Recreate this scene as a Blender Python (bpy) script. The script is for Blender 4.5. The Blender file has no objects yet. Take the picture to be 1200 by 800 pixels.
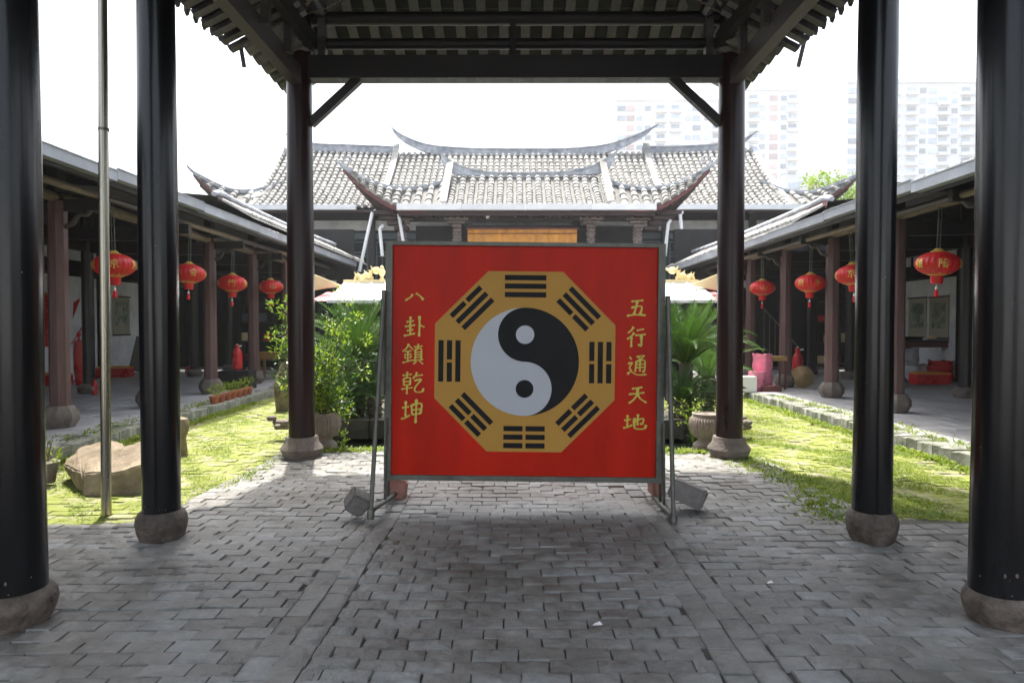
import bpy, math, random
from mathutils import Vector, Matrix, Euler
random.seed(7)
R = math.radians
PI = math.pi
sc = bpy.context.scene
col = sc.collection

# ------------------------------------------------------------------ camera, world, sun, exposure
PITCH = math.atan(19/800); YAW = 0.0025; EYE = Vector((0, 0, 1.6))
cam_d = bpy.data.cameras.new('camera'); cam = bpy.data.objects.new('camera', cam_d); col.objects.link(cam)
cam_d.sensor_width = 36; cam_d.lens = 24; cam_d.clip_start = .05; cam_d.clip_end = 3000
cam.location = EYE; cam.rotation_euler = (PI/2 - PITCH, 0, YAW)
cam_d.dof.use_dof = True; cam_d.dof.focus_distance = 6.2; cam_d.dof.aperture_fstop = 3.2
sc.camera = cam
TOSUN = Vector((-.10, .38, 1)).normalized()
sun_d = bpy.data.lights.new('sun', 'SUN'); sun_d.energy = 2.8; sun_d.angle = R(1.2); sun_d.color = (1, .95, .86)
sun = bpy.data.objects.new('sun', sun_d); col.objects.link(sun)
sun.rotation_euler = TOSUN.to_track_quat('Z', 'Y').to_euler(); sun.location = (0, 0, 40)
world = bpy.data.worlds.new('World'); sc.world = world; world.use_nodes = True
wn = world.node_tree; wn.nodes.clear()
sky = wn.nodes.new('ShaderNodeTexSky'); sky.sky_type = 'NISHITA'; sky.sun_disc = False
sky.sun_elevation = math.asin(TOSUN.z); sky.sun_rotation = math.atan2(TOSUN.x, TOSUN.y)
sky.dust_density = 6; sky.air_density = 1.2; sky.altitude = 0
hs = wn.nodes.new('ShaderNodeHueSaturation'); hs.inputs['Saturation'].default_value = .55
bg = wn.nodes.new('ShaderNodeBackground'); bg.inputs['Strength'].default_value = .15
wo = wn.nodes.new('ShaderNodeOutputWorld')
wn.links.new(sky.outputs[0], hs.inputs['Color']); wn.links.new(hs.outputs[0], bg.inputs[0]); wn.links.new(bg.outputs[0], wo.inputs[0])
sc.view_settings.view_transform = 'Standard'; sc.view_settings.look = 'None'
sc.view_settings.exposure = 1.85; sc.view_settings.gamma = 1
sc.render.engine = 'CYCLES'
sc.cycles.max_bounces = 8; sc.cycles.volume_bounces = 1; sc.cycles.use_denoising = True
sc.cycles.sample_clamp_indirect = 8

def W(px, py, Y):
    """world point seen at photo pixel (px, py) (1200x800) at distance Y"""
    x = (px-600)/800; z = (400-py)/800
    d = Vector((-math.sin(YAW), math.cos(PITCH), -math.sin(PITCH))) + x*Vector((1, 0, 0)) + z*Vector((0, math.sin(PITCH), math.cos(PITCH)))
    return EYE + d*(Y/d.y)

# ------------------------------------------------------------------ materials
MC = {}
def mat(name, c, rough=.7, stain=None, var=.18, scale=6, metal=0, bump=.15, c2=None, stretch=None, coat=0, trans=0, spec=.5, rnd=.12, detail=6, thresh=None, bscale=None, two=None):
    if name in MC: return MC[name]
    m = bpy.data.materials.new(name); m.use_nodes = True; MC[name] = m
    nt = m.node_tree; N = nt.nodes; L = nt.links; b = N['Principled BSDF']
    tc = N.new('ShaderNodeTexCoord'); mp = N.new('ShaderNodeMapping'); L.new(tc.outputs['Object'], mp.inputs[0])
    if stretch: mp.inputs['Scale'].default_value = stretch
    oi = N.new('ShaderNodeObjectInfo'); geo = N.new('ShaderNodeNewGeometry')
    ad = N.new('ShaderNodeMath'); ad.operation = 'ADD'; L.new(oi.outputs['Random'], ad.inputs[0]); L.new(geo.outputs['Random Per Island'], ad.inputs[1])
    fr = N.new('ShaderNodeMath'); fr.operation = 'FRACT'; L.new(ad.outputs[0], fr.inputs[0])
    sh = N.new('ShaderNodeVectorMath'); sh.operation = 'MULTIPLY_ADD'
    L.new(mp.outputs[0], sh.inputs[0]); sh.inputs[1].default_value = (1, 1, 1)
    cb = N.new('ShaderNodeCombineXYZ'); L.new(oi.outputs['Random'], cb.inputs[0]); L.new(oi.outputs['Random'], cb.inputs[1])
    sc10 = N.new('ShaderNodeVectorMath'); sc10.operation = 'SCALE'; sc10.inputs['Scale'].default_value = 7; L.new(cb.outputs[0], sc10.inputs[0])
    L.new(sc10.outputs[0], sh.inputs[2])
    nz = N.new('ShaderNodeTexNoise'); nz.inputs['Scale'].default_value = scale; nz.inputs['Detail'].default_value = detail; nz.inputs['Roughness'].default_value = .62
    L.new(sh.outputs[0], nz.inputs['Vector'])
    rp = N.new('ShaderNodeValToRGB'); L.new(nz.outputs['Fac'], rp.inputs[0])
    lo, hi = thresh if thresh else (.3, .72)
    c = Vector(c); d = Vector(c2) if c2 else c*(1+var)
    a = c if c2 else c*(1-var)
    rp.color_ramp.elements[0].position = lo; rp.color_ramp.elements[1].position = hi
    rp.color_ramp.elements[0].color = (*a, 1); rp.color_ramp.elements[1].color = (*[min(1, k) for k in d], 1)
    out = rp.outputs[0]
    if rnd:
        mr = N.new('ShaderNodeMapRange'); L.new(fr.outputs[0], mr.inputs[0]); mr.inputs[3].default_value = 1-rnd; mr.inputs[4].default_value = 1+rnd
        hv = N.new('ShaderNodeHueSaturation'); L.new(mr.outputs[0], hv.inputs['Value']); L.new(out, hv.inputs['Color']); out = hv.outputs[0]
        if two:
            gt = N.new('ShaderNodeMapRange'); L.new(fr.outputs[0], gt.inputs[0]); gt.inputs[1].default_value = .45; gt.inputs[2].default_value = 1
            mx = N.new('ShaderNodeMix'); mx.data_type = 'RGBA'; mx.blend_type = 'MULTIPLY'; L.new(gt.outputs[0], mx.inputs[0]); L.new(out, mx.inputs[6]); mx.inputs[7].default_value = (*two, 1); out = mx.outputs[2]
    if stain:
        n3 = N.new('ShaderNodeTexNoise'); n3.inputs['Scale'].default_value = stain[0]; n3.inputs['Detail'].default_value = 8; n3.inputs['Roughness'].default_value = .65; L.new(geo.outputs['Position'], n3.inputs['Vector'])
        r3 = N.new('ShaderNodeValToRGB'); L.new(n3.outputs['Fac'], r3.inputs[0]); r3.color_ramp.elements[0].position = .36; r3.color_ramp.elements[1].position = .62
        r3.color_ramp.elements[0].color = (*stain[1], 1); r3.color_ramp.elements[1].color = (*stain[2], 1)
        m3 = N.new('ShaderNodeMix'); m3.data_type = 'RGBA'; m3.blend_type = 'MULTIPLY'; m3.inputs[0].default_value = 1; L.new(out, m3.inputs[6]); L.new(r3.outputs[0], m3.inputs[7]); out = m3.outputs[2]
    L.new(out, b.inputs['Base Color'])
    b.inputs['Roughness'].default_value = rough; b.inputs['Metallic'].default_value = metal
    rr = N.new('ShaderNodeMapRange'); L.new(nz.outputs['Fac'], rr.inputs[0]); rr.inputs[1].default_value = .3; rr.inputs[2].default_value = .7
    rr.inputs[3].default_value = max(.03, rough*.8); rr.inputs[4].default_value = min(1, rough*1.2); L.new(rr.outputs[0], b.inputs['Roughness'])
    b.inputs['Specular IOR Level'].default_value = spec
    if coat: b.inputs['Coat Weight'].default_value = coat; b.inputs['Coat Roughness'].default_value = .12
    if bump:
        bp = N.new('ShaderNodeBump'); bp.inputs['Strength'].default_value = bump; bp.inputs['Distance'].default_value = .02
        n2 = N.new('ShaderNodeTexNoise'); n2.inputs['Scale'].default_value = bscale or scale*4; n2.inputs['Detail'].default_value = 5; L.new(sh.outputs[0], n2.inputs['Vector'])
        L.new(n2.outputs['Fac'], bp.inputs['Height']); L.new(bp.outputs[0], b.inputs['Normal'])
    if trans:
        o = N['Material Output']; tr = N.new('ShaderNodeBsdfTranslucent'); mix = N.new('ShaderNodeMixShader'); mix.inputs[0].default_value = trans
        L.new(out, tr.inputs[0]); L.new(b.outputs[0], mix.inputs[1]); L.new(tr.outputs[0], mix.inputs[2]); L.new(mix.outputs[0], o.inputs[0])
    return m

brick_m = mat('grey_brick', (.13, .127, .118), .58, stain=(1.3, (.62, .60, .55), (1.08, 1.08, 1.06)), c2=(.28, .275, .26), scale=7, bump=.9, rnd=.24, two=(.9, .95, 1.0), bscale=16)
joint_m = mat('joint_dirt', (.06, .056, .05), .95, scale=20, c2=(.11, .105, .09), bump=.6)
mossy_m = mat('mossy_brick', (.16, .19, .022), .9, c2=(.27, .25, .17), scale=3.4, bump=.8, rnd=.12, thresh=(.47, .66), detail=12, bscale=40)
grass_m = mat('weed_leaf', (.11, .19, .015), .6, c2=(.28, .34, .03), scale=2.5, bump=0, trans=.4, rnd=.25)
slab_m = mat('corridor_slab', (.28, .285, .295), .45, stain=(.9, (.75, .75, .74), (1.08, 1.08, 1.08)), c2=(.46, .46, .46), scale=4, bump=.3, rnd=.1, bscale=20)
kerb_m = mat('kerb_brick', (.14, .145, .12), .85, stain=(3, (.55, .6, .45), (1.1, 1.1, 1.1)), c2=(.30, .30, .27), scale=8, bump=.5, rnd=.2)
soil_m = mat('soil', (.05, .045, .03), .95, scale=3, bump=.6)
lac_m = mat('black_lacquer', (.005, .005, .006), .24, spec=.38, var=.2, scale=1.2, stretch=(3, 3, .4), bump=.03, coat=.12, rnd=0, bscale=5)
lac2_m = mat('dark_red_lacquer', (.020, .009, .009), .32, spec=.3, var=.3, scale=1.5, stretch=(3, 3, .4), bump=.03, coat=.06, rnd=0, bscale=5)
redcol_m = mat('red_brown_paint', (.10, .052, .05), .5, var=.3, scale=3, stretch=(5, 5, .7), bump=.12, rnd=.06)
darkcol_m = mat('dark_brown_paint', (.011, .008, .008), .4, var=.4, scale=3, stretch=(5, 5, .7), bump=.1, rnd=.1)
wood_m = mat('aged_dark_wood', (.013, .0115, .0125), .55, var=.5, scale=3, stretch=(9, .8, 9), bump=.35, rnd=.2)
beam_m = mat('aged_beam_wood', (.05, .04, .04), .5, var=.45, scale=3, stretch=(9, .7, 9), bump=.35, rnd=.1)
raft_m = mat('pale_rafter_wood', (.105, .098, .105), .7, var=.35, scale=4, stretch=(8, .8, 8), bump=.3, rnd=.2)
log_m = mat('pale_log', (.16, .12, .09), .7, var=.4, scale=4, stretch=(8, .8, 8), bump=.3, rnd=.2)
void_m = mat('dark_board', (.011, .0105, .012), .8, var=.3, scale=4, bump=.2)  # even near-black colour for boards, ceilings and backing walls
plinth_m = mat('plinth_stone', (.085, .07, .058), .8, c2=(.20, .17, .145), scale=9, bump=.6, rnd=.1)
stone_m = mat('sandy_stone', (.13, .10, .065), .85, stain=(5, (.6, .56, .5), (1.1, 1.1, 1.1)), c2=(.27, .22, .15), scale=5, bump=.7, rnd=.08)
greyst_m = mat('grey_stone', (.13, .12, .11), .85, c2=(.22, .205, .19), scale=12, bump=.6)
drum_m = mat('worn_drum_stone', (.05, .038, .03), .7, stain=(6, (.6, .55, .5), (1.1, 1.1, 1.1)), c2=(.17, .14, .115), scale=11, bump=1.0, bscale=26)
damp_m = mat('damp_stone', (.035, .035, .025), .7, c2=(.09, .085, .06), scale=8, bump=.6)
pinkst_m = mat('pink_stone', (.27, .14, .11), .85, c2=(.38, .23, .19), scale=12, bump=.6)
potst_m = mat('carved_pot_stone', (.22, .185, .15), .85, c2=(.34, .29, .24), scale=14, bump=.5)
tile_m = mat('weathered_roof_tile', (.15, .148, .14), .85, stain=(.7, (.72, .72, .70), (1.05, 1.05, 1.05)), c2=(.38, .375, .36), scale=2.6, bump=.6, rnd=.22, thresh=(.33, .62), detail=10, bscale=14)
trough_m = mat('dark_roof_trough', (.07, .068, .064), .9, c2=(.24, .235, .22), scale=5, bump=.6)
ridge_m = mat('grey_blue_ridge_plaster', (.24, .26, .30), .8, c2=(.52, .54, .57), scale=3.5, bump=.4, thresh=(.35, .68))
gutter_m = mat('galvanised_gutter', (.32, .34, .38), .45, var=.2, scale=3, metal=.3, bump=.05, rnd=.1)
white_m = mat('white_gutter_plastic', (.72, .73, .74), .4, var=.06, scale=3, bump=0)
redtrim_m = mat('dark_red_trim', (.11, .028, .028), .6, var=.35, scale=5, bump=.1)
eaved_m = mat('dark_red_eave_timber', (.035, .017, .017), .6, var=.4, scale=5, bump=.2)
plaster_m = mat('old_white_plaster', (.50, .52, .55), .9, c2=(.76, .78, .80), scale=1.6, bump=.2, thresh=(.25, .6), rnd=.03)
steel_m = mat('weathered_steel', (.13, .135, .115), .5, var=.35, scale=9, metal=.75, bump=.15, rnd=.05)
pole_m = mat('polished_steel', (.34, .32, .26), .28, var=.1, scale=5, metal=1, bump=0, stretch=(1, 1, .2))
black_m = mat('black_print', (.007, .007, .008), .55, spec=.2, var=.1, bump=.02, scale=5, rnd=0)
signred_m = mat('sign_red', (.45, .014, .003), .38, var=.20, scale=1.5, stretch=(2.5, 1, .6), bump=.02, rnd=0, spec=.15)
signgold_m = mat('sign_gold', (.42, .23, .045), .5, spec=.2, var=.06, scale=2, bump=.02, rnd=0)
signwhite_m = mat('sign_grey_white', (.40, .42, .45), .4, var=.05, scale=2, bump=.02, rnd=0)
letter_m = mat('sign_lettering', (.52, .50, .06), .45, var=.08, scale=3, bump=0, rnd=0)
lred_m = mat('lantern_red', (.62, .016, .018), .5, var=.12, scale=8, bump=.06, rnd=.06, trans=.25)
gold_m = mat('gold_paint', (.60, .43, .09), .4, var=.12, scale=8, bump=0, metal=.2)
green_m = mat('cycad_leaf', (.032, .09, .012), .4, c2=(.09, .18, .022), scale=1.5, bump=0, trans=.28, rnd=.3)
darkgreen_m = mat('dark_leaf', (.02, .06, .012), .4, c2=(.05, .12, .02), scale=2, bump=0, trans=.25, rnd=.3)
bright_m = mat('bright_leaf', (.16, .29, .02), .42, c2=(.34, .45, .03), scale=2, bump=0, trans=.45, rnd=.3)
bark_m = mat('bark', (.06, .045, .03), .9, c2=(.13, .10, .07), scale=12, bump=.8)
terra_m = mat('terracotta', (.33, .10, .05), .8, var=.2, scale=9, bump=.2)
water_m = mat('pond_water', (.02, .03, .02), .06, var=.3, scale=2, bump=.03, rnd=0)
canopy_m = mat('white_canopy_sheet', (.78, .79, .78), .5, var=.05, scale=2, bump=.03, rnd=.03)
canpink_m = mat('faded_red_canopy', (.55, .16, .18), .5, var=.2, scale=4, bump=.03)
cream_m = mat('cream_gable', (.72, .60, .33), .5, var=.1, scale=4, bump=.05)
gilt_m = mat('gilded_carving', (.70, .55, .25), .45, var=.2, scale=8, bump=.2)
orange_m = mat('orange_banner', (.60, .26, .04), .6, var=.25, scale=3, bump=.1)
red_m = mat('shiny_red', (.45, .012, .012), .3, var=.15, scale=4, bump=.03)
pink_m = mat('pink_woven_sack', (.72, .22, .32), .6, var=.2, scale=8, bump=.4)
straw_m = mat('straw', (.30, .21, .10), .8, var=.3, scale=20, bump=.4)
paper_m = mat('scroll_paper', (.38, .36, .28), .8, var=.1, scale=3, bump=0)
ink_m = mat('scroll_painting', (.10, .15, .14), .8, c2=(.36, .36, .28), scale=6, bump=0, thresh=(.38, .6))
tablew_m = mat('yellow_table_wood', (.30, .18, .06), .55, var=.2, scale=4, bump=.1)
cloth_m = mat('grey_sack_cloth', (.35, .35, .38), .8, var=.3, scale=5, bump=.4)
tower_m = mat('tower_white_render', (.84, .84, .84), .9, var=.05, scale=.05, bump=0, rnd=.02)  # near-white colour also stands in for haze on the far walls
glass_m = mat('haze_pale_glass', (.50, .56, .62), .2, var=.2, scale=.3, bump=0, rnd=.4)  # distance haze and sky reflection put into a pale glass colour
towred_m = mat('haze_pale_red', (.66, .52, .50), .8, var=.15, scale=.3, bump=0, rnd=.2)  # red paled in the colour itself, as seen through haze
lattice_m = mat('blue_grey_lattice', (.09, .12, .14), .6, var=.2, scale=3, bump=.05)
carve_m = mat('pale_carved_timber', (.30, .26, .25), .7, c2=(.10, .07, .06), scale=14, bump=.8)
green_t = mat('tree_leaf', (.16, .28, .03), .5, c2=(.28, .38, .05), scale=1, bump=0, trans=.45, rnd=.25)

# ------------------------------------------------------------------ mesh helper
WL = {}
class MB:
    def __init__(s): s.v = []; s.f = []; s.m = []; s.mi = 0
    def add(s, vs, fs):
        o = len(s.v); s.v += [tuple(v) for v in vs]; s.f += [tuple(i+o for i in f) for f in fs]; s.m += [s.mi]*len(fs)
    def box(s, c, d, rot=None):
        c = Vector(c); h = [k/2 for k in d]
        vs = [Vector((x*h[0], y*h[1], z*h[2])) for x in (-1, 1) for y in (-1, 1) for z in (-1, 1)]
        if rot is not None: vs = [rot @ v for v in vs]
        s.add([v+c for v in vs], [(0, 1, 3, 2), (4, 6, 7, 5), (0, 4, 5, 1), (2, 3, 7, 6), (0, 2, 6, 4), (1, 5, 7, 3)])
    def bar(s, p, q, w, h, up=(0, 0, 1)):
        p = Vector(p); q = Vector(q); d = (q-p); n = d.normalized(); up = Vector(up)
        x = n.cross(up)
        if x.length < 1e-4: x = n.cross(Vector((0, 1, 0)))
        x.normalize(); z = x.cross(n)
        s.box((p+q)/2, (w, d.length, h), Matrix((x, n, z)).transposed())
    def tube(s, pts, r, n=8, cap=True):
        pts = [Vector(p) for p in pts]; rs = r if isinstance(r, (list, tuple)) else [r]*len(pts)
        vs = []; prev = None
        for i, p in enumerate(pts):
            d = (pts[min(i+1, len(pts)-1)]-pts[max(i-1, 0)]).normalized()
            if prev is None:
                x = d.cross(Vector((0, 0, 1)))
                if x.length < 1e-3: x = Vector((1, 0, 0))
            else: x = prev - d*prev.dot(d)
            x.normalize(); y = d.cross(x); prev = x
            vs += [p+(x*math.cos(2*PI*k/n)+y*math.sin(2*PI*k/n))*rs[i] for k in range(n)]
        fs = [(i*n+k, i*n+(k+1) % n, (i+1)*n+(k+1) % n, (i+1)*n+k) for i in range(len(pts)-1) for k in range(n)]
        if cap: fs += [tuple(range(n-1, -1, -1)), tuple(range((len(pts)-1)*n, len(pts)*n))]
        s.add(vs, fs)
    def lathe(s, prof, c=(0, 0, 0), n=24, rib=0, ribn=0, ph=0):
        c = Vector(c); vs = []
        for r, z in prof:
            for k in range(n):
                a = 2*PI*k/n+ph; rr = r*(1+rib*math.cos(ribn*a)) if ribn else r
                vs.append(c+Vector((rr*math.cos(a), rr*math.sin(a), z)))
        fs = [(i*n+k, i*n+(k+1) % n, (i+1)*n+(k+1) % n, (i+1)*n+k) for i in range(len(prof)-1) for k in range(n)]
        fs += [tuple(range(n-1, -1, -1)), tuple(range((len(prof)-1)*n, len(prof)*n))]
        s.add(vs, fs)
    def grid(s, fn, nu, nv):
        vs = [fn(i/nu, j/nv) for i in range(nu+1) for j in range(nv+1)]
        s.add(vs, [(i*(nv+1)+j, (i+1)*(nv+1)+j, (i+1)*(nv+1)+j+1, i*(nv+1)+j+1) for i in range(nu) for j in range(nv)])
    def prism(s, poly, y0, y1):   # polygon in xz, extruded along y
        n = len(poly)
        s.add([(x, y0, z) for x, z in poly]+[(x, y1, z) for x, z in poly],
              [tuple(range(n)), tuple(range(2*n-1, n-1, -1))]+[(i, i+n, (i+1) % n+n, (i+1) % n) for i in range(n)])
    def mesh(s, name, mats, smooth=True):
        me = bpy.data.meshes.new(name); me.from_pydata(s.v, [], s.f); me.validate(clean_customdata=False)
        for m in (mats if isinstance(mats, (list, tuple)) else [mats]): me.materials.append(m)
        if len(me.materials) > 1 and len(me.polygons) == len(s.m): me.polygons.foreach_set('material_index', s.m)
        me.update()
        if smooth:
            me.shade_smooth(); me.set_sharp_from_angle(angle=R(35))
        return me
    def build(s, name, mats, parent=None, smooth=True, loc=None, kind=None, label=None):
        return inst(name, s.mesh(name, mats, smooth), parent, loc, kind=kind, label=label)
def inst(name, me, parent=None, loc=None, rot=None, scale=None, kind=None, label=None):
    """loc is in WORLD coordinates; children of untilted parents only"""
    o = bpy.data.objects.new(name, me); col.objects.link(o)
    w = Vector(loc) if loc is not None else Vector((0, 0, 0))
    if parent is not None:
        o.parent = parent; o.location = w - WL.get(parent.name, Vector((0, 0, 0)))
    else: o.location = w
    WL[o.name] = w
    if rot is not None: o.rotation_euler = rot
    if scale is not None: o.scale = scale
    if kind: o['kind'] = kind
    if label: o['label'] = label
    return o
def thing(name, label, cat, loc=(0, 0, 0), rz=0, group=None):
    o = inst(name, None, None, loc); o.empty_display_size = .1
    o.rotation_euler = (0, 0, rz); tag(o, label, cat, group); return o
def tag(o, label, cat, group=None):
    o['label'] = label; o['category'] = cat
    if group: o['group'] = group
    return o
def local(name, mb, m, parent, loc=(0, 0, 0), smooth=True, label=None, rot=None):
    """child whose mesh is in the parent's own coordinates"""
    o = bpy.data.objects.new(name, mb.mesh(name, m, smooth) if isinstance(mb, MB) else mb); col.objects.link(o)
    o.parent = parent; o.location = loc
    if rot: o.rotation_euler = rot
    if label: o['label'] = label
    return o
KIDS = {}
def copy_tree(o, parent=None):
    c = o.copy(); col.objects.link(c)
    if parent is not None: c.parent = parent
    for ch in o.children: copy_tree(ch, c)
    return c
def lerp(a, b, t): return a+(b-a)*t
def poly(pts, t):
    """smooth sample of a polyline (Catmull-Rom)"""
    n = len(pts)-1; f = min(max(t, 0), 1)*n; i = min(int(f), n-1); k = f-i
    p = [Vector(pts[max(0, min(n, j))]) for j in (i-1, i, i+1, i+2)]
    return .5*((2*p[1])+(p[2]-p[0])*k+(2*p[0]-5*p[1]+4*p[2]-p[3])*k*k+(3*p[1]-p[0]-3*p[2]+p[3])*k**3)

# ------------------------------------------------------------------ ground and paving
g = MB(); g.box((0, 300, -.5), (1400, 1100, .3)); g.build('ground', soil_m, kind='structure')
def brick_mesh(L=.224, D=.1185, T=.05, seed=0, worn=.0):
    r = random.Random(seed); m = MB(); h = .003+.003*r.random()
    j = lambda k: (r.random()-.5)*k
    bot = [(-L/2, -D/2), (L/2, -D/2), (L/2, D/2), (-L/2, D/2)]
    bot = [(x+j(.005), y+j(.004)) for x, y in bot]
    n = 3; ring = []
    for a in range(4):
        (x0, y0), (x1, y1) = bot[a], bot[(a+1) % 4]
        for k in range(n):
            t = k/n; ring.append((lerp(x0, x1, t)+(j(.005) if k else 0), lerp(y0, y1, t)+(j(.005) if k else 0)))
    N = len(ring)
    v = [(x, y, -T) for x, y in ring]+[(x, y, -h-abs(j(.006))*worn) for x, y in ring]
    v += [(x*.975+j(.002), y*.95+j(.002), j(.002)-(.0025*worn)) for x, y in ring]
    v += [(x*.55, y*.5, .003*worn+j(.003)) for x, y in ring]
    f = [(i+N*k, (i+1) % N+N*k, (i+1) % N+N*(k+1), i+N*(k+1)) for k in range(3) for i in range(N)]+[tuple(range(3*N, 4*N))]
    m.add(v, f); return m
BV = [brick_mesh(seed=i, worn=(i % 3)) for i in range(14)]
BM = [b.mesh('brick', brick_m) for b in BV]
paving = MB()
def dip(x, y): return .012*math.sin(x*2.1+y*1.3)+.010*math.sin(y*2.9-x*.7)+.006*math.sin(x*5+y*4)
paving.grid(lambda u, v: Vector((lerp(-6.5, 6.5, u), lerp(-4.5, 5.57, v), 0)) + Vector((0, 0, dip(lerp(-6.5, 6.5, u), lerp(-4.5, 5.57, v))-.014)), 130, 100)
paving.grid(lambda u, v: Vector((lerp(-2.95, 3.0, u), lerp(5.57, 8.8, v), dip(lerp(-2.95, 3.0, u), lerp(5.57, 8.8, v))-.014)), 60, 32)
paving.box((0, 8.78, -.2), (5.9, .06, .36))

paving = paving.build('pavilion_paving', joint_m, kind='structure')
cells = []
def rowfill(x0, x1, y, rx, L=.228, skew=0):
    x = x0+(rx % L)-L
    while x < x1:
        a = max(x, x0); b = min(x+L, x1)
        if b-a > .05: cells.append(((a+b)/2, y+skew*((a+b)/2-x0), 0, (b-a)/L))
        x += L
PB = .1225
yy = 2.45; i = 0
while yy < 8.75:
    wl = -2.95 if yy > 5.5 else -6.3; wr = 3.0 if yy > 5.5 else 6.3
    rowfill(-.975, .972, yy, .0+(.114 if i % 2 else 0)+random.uniform(-.03, .03))
    rowfill(wl, -1.255, yy+.02, .11+(.114 if i % 2 else 0)+random.uniform(-.03, .03), skew=.012)
    rowfill(1.25, wr, yy-.01, .11+(.114 if i % 2 else 0)+random.uniform(-.03, .03), skew=-.01)
    yy += PB; i += 1
y = 2.45
while y < 8.7:
    cells.append((-1.195, y, PI/2, 1)); cells.append((1.032, y+.08, PI/2, 1)); y += .230
    cells.append((-1.052, y-.11, PI/2, 1.0)); cells.append((1.178, y-.05, PI/2, 1.0))
def dip(x, y): return .012*math.sin(x*2.1+y*1.3)+.010*math.sin(y*2.9-x*.7)+.006*math.sin(x*5+y*4)
def placeok(c):
    return abs(c[0]) < 6.2
cells = [c for c in cells if placeok(c)]
def size(c):
    px = abs(c[0])*800/c[1]
    return (c[1] if px < 600 and c[1] > 2.9 else 99)
cells.sort(key=size)
rest = MB()
for n, (x, y, a, fl_) in enumerate(cells):
    k = random.randrange(len(BV)); z = dip(x, y)+random.uniform(-.0025, .0025)
    e = Euler((random.uniform(-.016, .016), random.uniform(-.010, .010), a+random.uniform(-.012, .012)+(PI if random.random() < .5 else 0)))
    s = random.uniform(.975, 1.005)*fl_; wy = 1.22 if a else random.uniform(1.0, 1.04)
    if random.random() < .03: z -= .004
    if n < 300:
        inst('brick', BM[k], paving, (x, y, z), e, (s, wy, 1))
    else:
        M4 = Matrix.Translation((x, y, z)) @ e.to_matrix().to_4x4() @ Matrix.Diagonal((s, wy, 1, 1))
        rest.add([M4 @ Vector(v) for v in BV[k].v], BV[k].f)
rest.build('brick', brick_m, paving, kind='stuff')

# mossy courtyard strips (old bricks nearly covered in moss)
for side in (-1, 1):
    base = MB(); x0, x1 = (-5.4, -2.95) if side < 0 else (3.0, 5.1)
    base.grid(lambda u, v: Vector((lerp(x0-.05, x1+.05, u), lerp(5.575, 22, v), dip(lerp(x0, x1, u), lerp(5.57, 22, v))*.8-.022)), 30, 120)
    b = base.build('moss_courtyard', mossy_m, kind='structure')
    bb = MB(); y = 5.58; i = 0
    while y < 21:
        st = 1 if y < 13 else 2
        x = x0+.1+(.12 if i % 2 else 0)
        while x < x1:
            k = random.randrange(len(BV)); e = Euler((random.uniform(-.04, .04), random.uniform(-.03, .03), random.uniform(-.05, .05)))
            M4 = Matrix.Translation((x, y, -.012+dip(x, y)*.8+random.uniform(-.006, .004))) @ e.to_matrix().to_4x4()
            bb.add([M4 @ Vector(v) for v in BV[k].v], BV[k].f); x += .236
        y += .125; i += 1
    bb.build('brick', mossy_m, b, kind='stuff')
def blades(area, n, h, name, parent=None, mt=None, dens=None):
    m = MB()
    for _ in range(n):
        x, y = area()
        cnt = random.randint(3, 6)
        for k in range(cnt):
            a = random.uniform(0, 2*PI); l = h*random.uniform(.4, 1.2); w = l*random.uniform(.18, .4)
            px = x+random.gauss(0, .018); py = y+random.gauss(0, .018); z = dens(px, py) if dens else dip(px, py)*.8
            d = Vector((math.cos(a), math.sin(a), random.uniform(.3, 1.4))).normalized(); s = Vector((-math.sin(a), math.cos(a), 0))
            p = Vector((px, py, z-.008))
            m.add([p, p+d*l*.5+s*w/2, p+d*l+Vector((0, 0, -l*.12)), p+d*l*.5-s*w/2], [(0, 1, 2, 3)])
    o = m.build(name, mt or grass_m, parent, smooth=False, kind='stuff'); return o
def clumpy(x0, x1, y0, y1, thr=.2, f=1.7):
    def fn():
        for _ in range(30):
            x = random.uniform(x0, x1); y = random.uniform(y0, y1)
            if math.sin(x*f*2.3+1)*math.sin(y*f+x)+.5*math.sin(x*9+y*7)+random.uniform(-.5, .5) > thr: return x, y
        return x, y
    return fn
tag(blades(clumpy(2.85, 5.05, 5.5, 9.5, .1), 5200, .038, 'courtyard_weeds'), 'low green weeds and moss spreading over the right courtyard strip', 'weeds')
tag(blades(clumpy(3.0, 5.1, 9, 17, .3), 2500, .04, 'courtyard_weeds'), 'weeds in the sunlit far part of the right courtyard strip', 'weeds')
tag(blades(clumpy(-5.35, -2.95, 5.55, 17, .35), 4200, .036, 'courtyard_weeds'), 'yellow green moss tufts over the left courtyard strip', 'weeds')
def edge_l():
    y = random.uniform(5.6, 14); return random.gauss(-5.32, .06), y
def edge_r():
    y = random.uniform(5.6, 16); return random.gauss(5.0, .06), y
tag(blades(edge_l, 1100, .09, 'kerb_weeds'), 'taller weeds growing along the foot of the left kerb', 'weeds')
tag(blades(edge_r, 1100, .085, 'kerb_weeds'), 'taller weeds growing along the foot of the right kerb', 'weeds')
def ragged_r():
    y = random.uniform(5.45, 8.6); return 2.82+random.gauss(0, .14)+.12*math.sin(y*3), y
def ragged_l():
    y = random.uniform(6.6, 8.7); return -2.85+random.gauss(0, .06), y
tag(blades(ragged_r, 1100, .055, 'edge_weeds'), 'leafy weeds creeping onto the paving beside the right mossy strip', 'weeds')
tag(blades(ragged_l, 160, .05, 'edge_weeds'), 'sparse weeds along the left edge of the paving', 'weeds')
def pond_edge():
    x = random.uniform(-2.7, 2.9); return x, random.gauss(8.62, .06)
tag(blades(pond_edge, 900, .085, 'pond_edge_weeds'), 'weeds growing on the brick edge of the pond behind the sign', 'weeds')
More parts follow.
